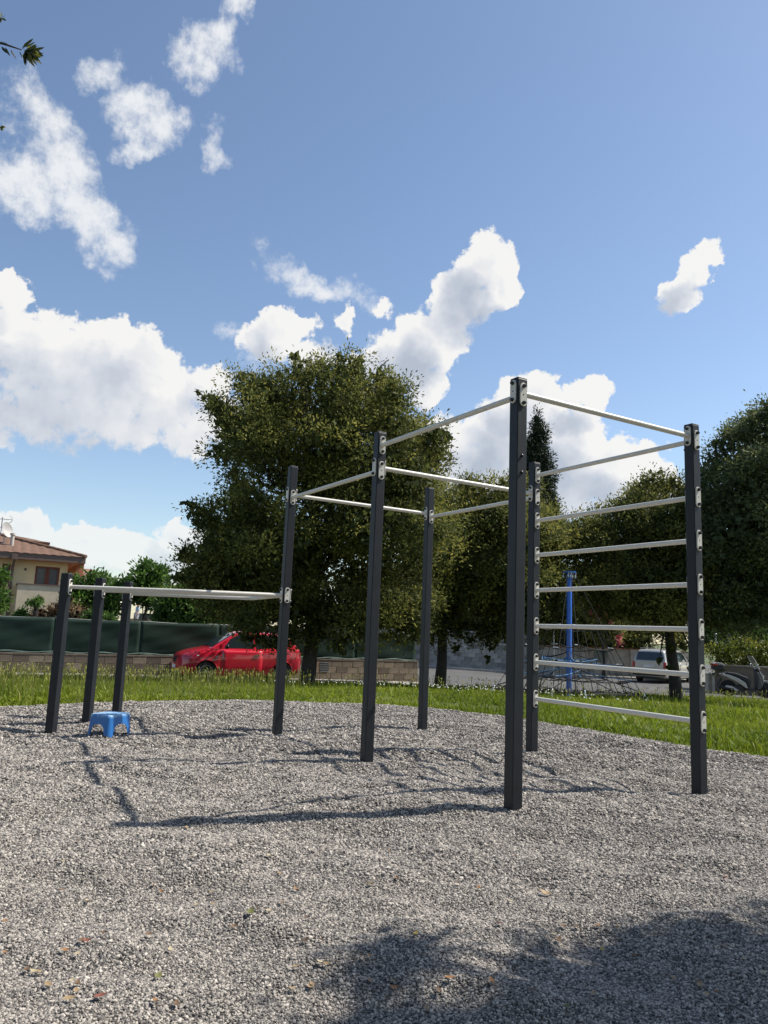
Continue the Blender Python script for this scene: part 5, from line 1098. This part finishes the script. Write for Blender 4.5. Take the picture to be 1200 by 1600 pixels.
def far_house():
    c = at(141, 900, 72); t = thing('far_house', 'distant house roof showing between the garden trees at left', 'house', (c.x, c.y, -.6), R(25)); zt = at(137, 886, 72).z+.6
    TL = mat('far roof tile', (.24, .12, .085), .85, 0, .25, 2)
    MB().box((-1.2, 3, (zt-1.6)/2), (7, 6, zt-1.6)).build('wall', mat('far wall', (.5, .42, .28), .9), t)
    MB().add([(-5.2, -.5, zt-1.6), (2.9, -.5, zt-1.6), (2.9, 6.5, zt-1.6), (-5.2, 6.5, zt-1.6), (-2.6, 3, zt), (.3, 3, zt)], [(0, 1, 5, 4), (1, 2, 5), (2, 3, 4, 5), (3, 0, 4), (3, 2, 1, 0)]).build('roof', TL, t)
    MB().box((-1, -.02, zt-3), (.9, .06, 1.2)).build('window', GLASS, t)
far_house()
DARKM = mat('dark lamp metal', (.05, .055, .06), .5, .3)
def lamp():
    D = 58; c = at(150, 900, D); t = thing('street_lamp', 'slender curved arm street lamp beyond the garden trees', 'street lamp', (c.x, c.y, -.7)); h = at(150, 889, D).z+.7; k = D/F_PX
    MB().tube([(0, 0, 0), (0, 0, h-.1), (.06, 0, h+.05), (.2, 0, h+.1)], [.06, .045, .04, .035], 8).build('pole', DARKM, t, True)
    MB().box((.2+.15, 0, h+.1), (.4, .16, .06)).build('lamp_head', DARKM, t, bevel=.02)
lamp()
for u, v, D, lab in ((292, 893, 52, 'thin pale pole rising behind the hedge left of the largest oak'), (301, 935, 50, 'short white pole standing in the hedge behind the low bars')):
    p = at(u, v, D); t = thing('thin_pole', lab, 'pole', (p.x, p.y, -.7)); MB().tube([(0, 0, 0), (0, 0, p.z+.7)], [.05, .03], 8).build('shaft', FERRO, t, True); MB().ell((0, 0, p.z+.7), (.05, .05, .05)).build('cap', FERRO, t, True)

# brush heap and pale planks behind the fence, screen panel, person
def brush():
    c = at(85, 965, 33.6); zb = -.62; t = thing('brush_heap', 'heap of dry brown cuttings behind the fence below the terrace', 'heap', (c.x, c.y, zb)); zt = at(85, 950, 33.6).z-zb
    bl = []
    for u, v, r in ((50, 963, 11), (65, 958, 12), (80, 955, 13), (95, 948, 13), (110, 950, 15), (125, 955, 13), (40, 968, 9), (75, 968, 12), (105, 965, 14), (88, 962, 12), (118, 965, 13)):
        p = at(u, v, 33.6); bl.append((p.x-c.x, p.y-c.y, p.z-zb, r/F_PX*33.6, r/F_PX*33.6*1.3, r/F_PX*33.6))
    bl = [(a_, b_, c_-.06, d_*.82, e_*.82, f_*.8) for a_, b_, c_, d_, e_, f_ in bl]
    BR = leaf_mat('dry cuttings', [(0, (.06, .038, .022)), (.5, (.17, .11, .06)), (1, (.33, .23, .13))], .1, .9, .1)
    rows = []
    foliage(bl, .13, 22, 61, BR, t, 'cuttings', 8, .07, shag=.1, aspect=.3, gap=.2)
    mb = MB()
    for k in range(11):
        a_ = 6.283*k/11; mb.ell((bl[k][0], bl[k][1]+.1, bl[k][2]*.45), (bl[k][3]*.8, bl[k][4]*.6, bl[k][2]*.5))
    mb.build('soil_mound', mat('brown soil', (.12, .08, .05), .95, 0, .3, 4), t, True)
    c = at(216, 973, 38); t = thing('timber_stack', 'pale planks lying behind the fence beside the tree trunk', 'planks', (c.x, c.y, 0), R(10)); WD = mat('pale sawn timber', (.55, .42, .30), .8, 0, .2, 3)
    zz = c.z; b0 = None
    for k in range(5):
        o = MB().box((0, 0, 0), (1.1, .22, .06)).build('plank', WD, t) if b0 is None else b0.copy()
        if b0 is None: b0 = o
        else: C.objects.link(o); o.parent = t
        o.location = (.1*(k % 2), .05*k, zz-.10+.065*k); o.rotation_euler = (0, 0, .05*(k-2))
    MB().box((-.35, .1, zz/2-.4), (.12, .3, zz+.5)).box((.4, .1, zz/2-.4), (.12, .3, zz+.5)).build('trestle', WD, t)
    c = at(222, 960, 60); t = thing('screen_panel', 'dull green screen behind the distant person', 'screen', (c.x, c.y, -.6), R(8)); MB().box((.35, 0, 1.1), (1.9, .05, 2.4)).build('panel', mat('green screen cloth', (.10, .13, .085), .85, 0, .2, 3), t); MB().tube([(-.6, .05, 0), (-.6, .05, 2.3)], .03, 6).build('post', FERRO, t); MB().box((.35, -.06, 1.05), (1.9, .06, .05)).build('rail', WD, t)
brush()
def skin(name, verts, edges, rad, m, parent):
    me = bpy.data.meshes.new(name); me.from_pydata(verts, edges, []); o = link(name, me, parent); s = o.modifiers.new('skin', 'SKIN')
    for i, r in enumerate(rad): me.skin_vertices[0].data[i].radius = (r, r) if not isinstance(r, tuple) else r
    me.skin_vertices[0].data[0].use_root = True; su = o.modifiers.new('sub', 'SUBSURF'); su.levels = su.render_levels = 1; me.materials.append(m); return o
def person():
    D = 57; p = at(213.5, 967, D); zb = p.z-.55
    t = thing('person', 'distant person in light blue shirt and pale trousers beside the garden tree trunk', 'person', (p.x, p.y, zb), R(-50))
    SK = mat('skin tone', (.42, .25, .17), .6); SHT = mat('light blue shirt', (.42, .56, .70), .8); TRO = mat('pale trousers', (.58, .58, .60), .8); HAIR = mat('dark hair', (.02, .016, .013), .7)
    hipz = .88
    V = [(0, 0, hipz), (0, .01, 1.15), (0, .02, 1.38), (0, .01, 1.48), (0, -.01, 1.6), (0, 0, 1.70), (.19, .02, 1.38), (.27, -.02, 1.10), (.30, -.16, .92), (.31, -.2, .83), (-.19, .02, 1.38), (-.25, 0, 1.10), (-.24, -.06, .86), (-.24, -.08, .77), (.09, 0, .84), (.10, -.01, .47), (.10, .02, .08), (.11, -.12, .03), (-.09, 0, .84), (-.10, .0, .47), (-.10, .03, .08), (-.11, -.1, .03)]
    E_ = [(0, 1), (1, 2), (2, 3), (3, 4), (4, 5), (2, 6), (6, 7), (7, 8), (8, 9), (2, 10), (10, 11), (11, 12), (12, 13), (0, 14), (14, 15), (15, 16), (16, 17), (0, 18), (18, 19), (19, 20), (20, 21)]
    Rd = [.13, .12, .13, .06, .10, .08, .055, .042, .035, .035, .055, .042, .035, .035, .085, .06, .042, .04, .085, .06, .042, .04]
    skin('body', V, E_, Rd, SK, t)
    skin('shirt', [(0, 0, .86), (0, .01, 1.15), (0, .02, 1.37), (0, .01, 1.45), (.19, .02, 1.38), (.265, -.01, 1.14), (-.19, .02, 1.38), (-.245, 0, 1.14)], [(0, 1), (1, 2), (2, 3), (2, 4), (4, 5), (2, 6), (6, 7)], [.16, .14, .15, .07, .075, .062, .075, .062], SHT, t)
    skin('trousers', [(0, 0, .90), (.09, 0, .84), (.10, -.01, .47), (.10, .02, .12), (-.09, 0, .84), (-.10, 0, .47), (-.10, .03, .12)], [(0, 1), (1, 2), (2, 3), (0, 4), (4, 5), (5, 6)], [.145, .10, .078, .065, .10, .078, .065], TRO, t)
    MB().ell((0, .01, 1.665), (.095, .105, .10)).build('hair', HAIR, t, True)
person()

# ------------------------------------------------------------------ fallen leaves on the gravel
def fallen():
    cols = {'tan': (.30, .21, .11), 'brown': (.14, .08, .04), 'orange': (.26, .13, .05), 'green': (.13, .13, .035), 'yellow': (.38, .28, .07), 'pale': (.42, .35, .22), 'red': (.19, .06, .035), 'dark': (.08, .05, .03)}
    M = {k: leaf_m(k, c) for k, c in cols.items()}
    big = [(136, 1414, .020, 'pale', 'large pale tan fallen leaf by itself at lower left'), (391, 1432, .030, 'green', 'long green fallen leaf near the bottom centre'), (579, 1387, .022, 'yellow', 'bright yellow fallen leaf on sunlit gravel below the nearest post'), (477, 1477, .022, 'dark', 'dark curled fallen leaf on open gravel'),
           (246, 1533, .024, 'green', 'olive green fallen leaf close to the bottom edge'), (852, 1401, .036, 'tan', 'large tan folded leaf just above the tree shade'), (797, 1413, .016, 'pale', 'pale cream leaf chip left of the large tan leaf'), (872, 1476, .026, 'brown', 'dark brown leaf on the edge of the tree shade'), (902, 1460, .024, 'brown', 'brown curled leaf inside the upper tree shade'),
           (703, 1535, .024, 'orange', 'orange brown leaf in the gap of the shade'), (768, 1541, .021, 'orange', 'second orange leaf right of the shade gap'), (1133, 1377, .02, 'red', 'small red leaf standing upright at right'), (156, 1565, .026, 'red', 'reddish brown leaf by the lower left corner'), (1052, 1535, .018, 'tan', 'tan round leaf deep in the tree shade'),
           (940, 1490, .018, 'yellow', 'small yellowish leaf in the middle of the shade'), (649, 1466, .020, 'yellow', 'yellow green leaf beside the left shade patch'), (107, 1569, .024, 'tan', 'tan leaf lying nearest the lower left corner'), (884, 1582, .022, 'green', 'dull green leaf at the bottom edge in the shade')]
    sm = [(98, 1352, 'pale'), (122, 1319, 'tan'), (217, 1306, 'pale'), (240, 1388, 'tan'), (307, 1419, 'pale'), (502, 1475, 'brown'), (120, 1545, 'brown'), (242, 1572, 'orange'), (275, 1577, 'brown'), (462, 1518, 'tan'), (500, 1512, 'pale'), (510, 1516, 'tan'), (577, 1545, 'tan'), (487, 1548, 'tan'), (52, 1525, 'pale'), (60, 1526, 'tan'), (135, 1477, 'red'), (160, 1465, 'brown'), (102, 1492, 'orange'), (120, 1498, 'pale'), (7, 1445, 'orange'), (462, 1395, 'orange'), (780, 1449, 'red'), (927, 1560, 'tan'), (615, 1560, 'orange'), (1195, 1527, 'pale'), (685, 1560, 'brown'), (365, 1455, 'brown'), (232, 1467, 'brown'), (112, 1540, 'pale'), (118, 1556, 'tan'), (330, 1400, 'tan'), (420, 1345, 'pale'), (175, 1265, 'brown'), (880, 1455, 'brown'), (715, 1386, 'brown')]
    rg = random.Random(12)
    for k in range(44): sm.append((rg.uniform(5, 1190), 1290+300*rg.random()**.8, rg.choice(['tan', 'brown', 'pale', 'orange', 'dark', 'tan', 'pale'])))
    def mesh(l, w, curl, seed):
        r_ = random.Random(seed); mb = MB(); rows = []
        for i in range(7):
            k = i/6; x = (k-.5)*l; ww = w*math.sin(math.pi*min(.98, max(.03, k)))**.8; z = curl*l*((k-.5)**2)*2+.002; rows.append([(x, -ww, z+ww*.3), (x, 0, z), (x, ww, z+ww*.28+.001*r_.random())])
        mb.grid(rows); return mb
    protos = {}
    def put(u, v, L_, kind, label, group, key):
        d = ray(u, v); s = -EYE/d.z; x, y = d.x*s, d.y*s
        for _ in range(3): s = (gravel(x, y)-EYE)/d.z; x, y = d.x*s, d.y*s
        if key not in protos: protos[key] = mesh(L_*2, L_*.62, .15+rg.random()*.4, len(protos)).build('fallen_leaf', M[kind], None, True); o = protos[key]
        else: o = protos[key].copy(); C.objects.link(o); o.name = 'fallen_leaf'
        o.location = (x, y, gravel(x, y)+.012); o.rotation_euler = (rg.uniform(-.25, .25), rg.uniform(-.2, .2), rg.uniform(0, 6.28))
        tag(o, label, 'leaf', group)
    for i, (u, v, L_, k, lab) in enumerate(big): put(u, v, L_*.72, k, lab, 'fallen leaves on the gravel', ('b', i))
    word = {'tan': 'small tan dry leaf scattered on the grey gravel', 'brown': 'small brown dry leaf scattered on the grey gravel', 'pale': 'small pale bleached leaf scattered on the grey gravel', 'orange': 'small orange brown leaf scattered on the grey gravel', 'red': 'small reddish leaf scattered on the grey gravel', 'dark': 'small dark shrivelled leaf scattered on the grey gravel'}
    for i, (u, v, k) in enumerate(sm): 
        zone = ('bottom ' if v > 1460 else 'farther ')+('left' if u < 400 else 'middle' if u < 800 else 'right')
        put(u, v, .0105+.004*rg.random(), k, word[k].replace('scattered on the grey gravel', 'on the gravel at '+zone), 'small fallen leaves on the gravel, '+k+', '+zone, ('s', k, i % 3))
def leaf_m(k, c): return mat('fallen leaf '+k, c, .7, 0, .3, 60)
fallen()
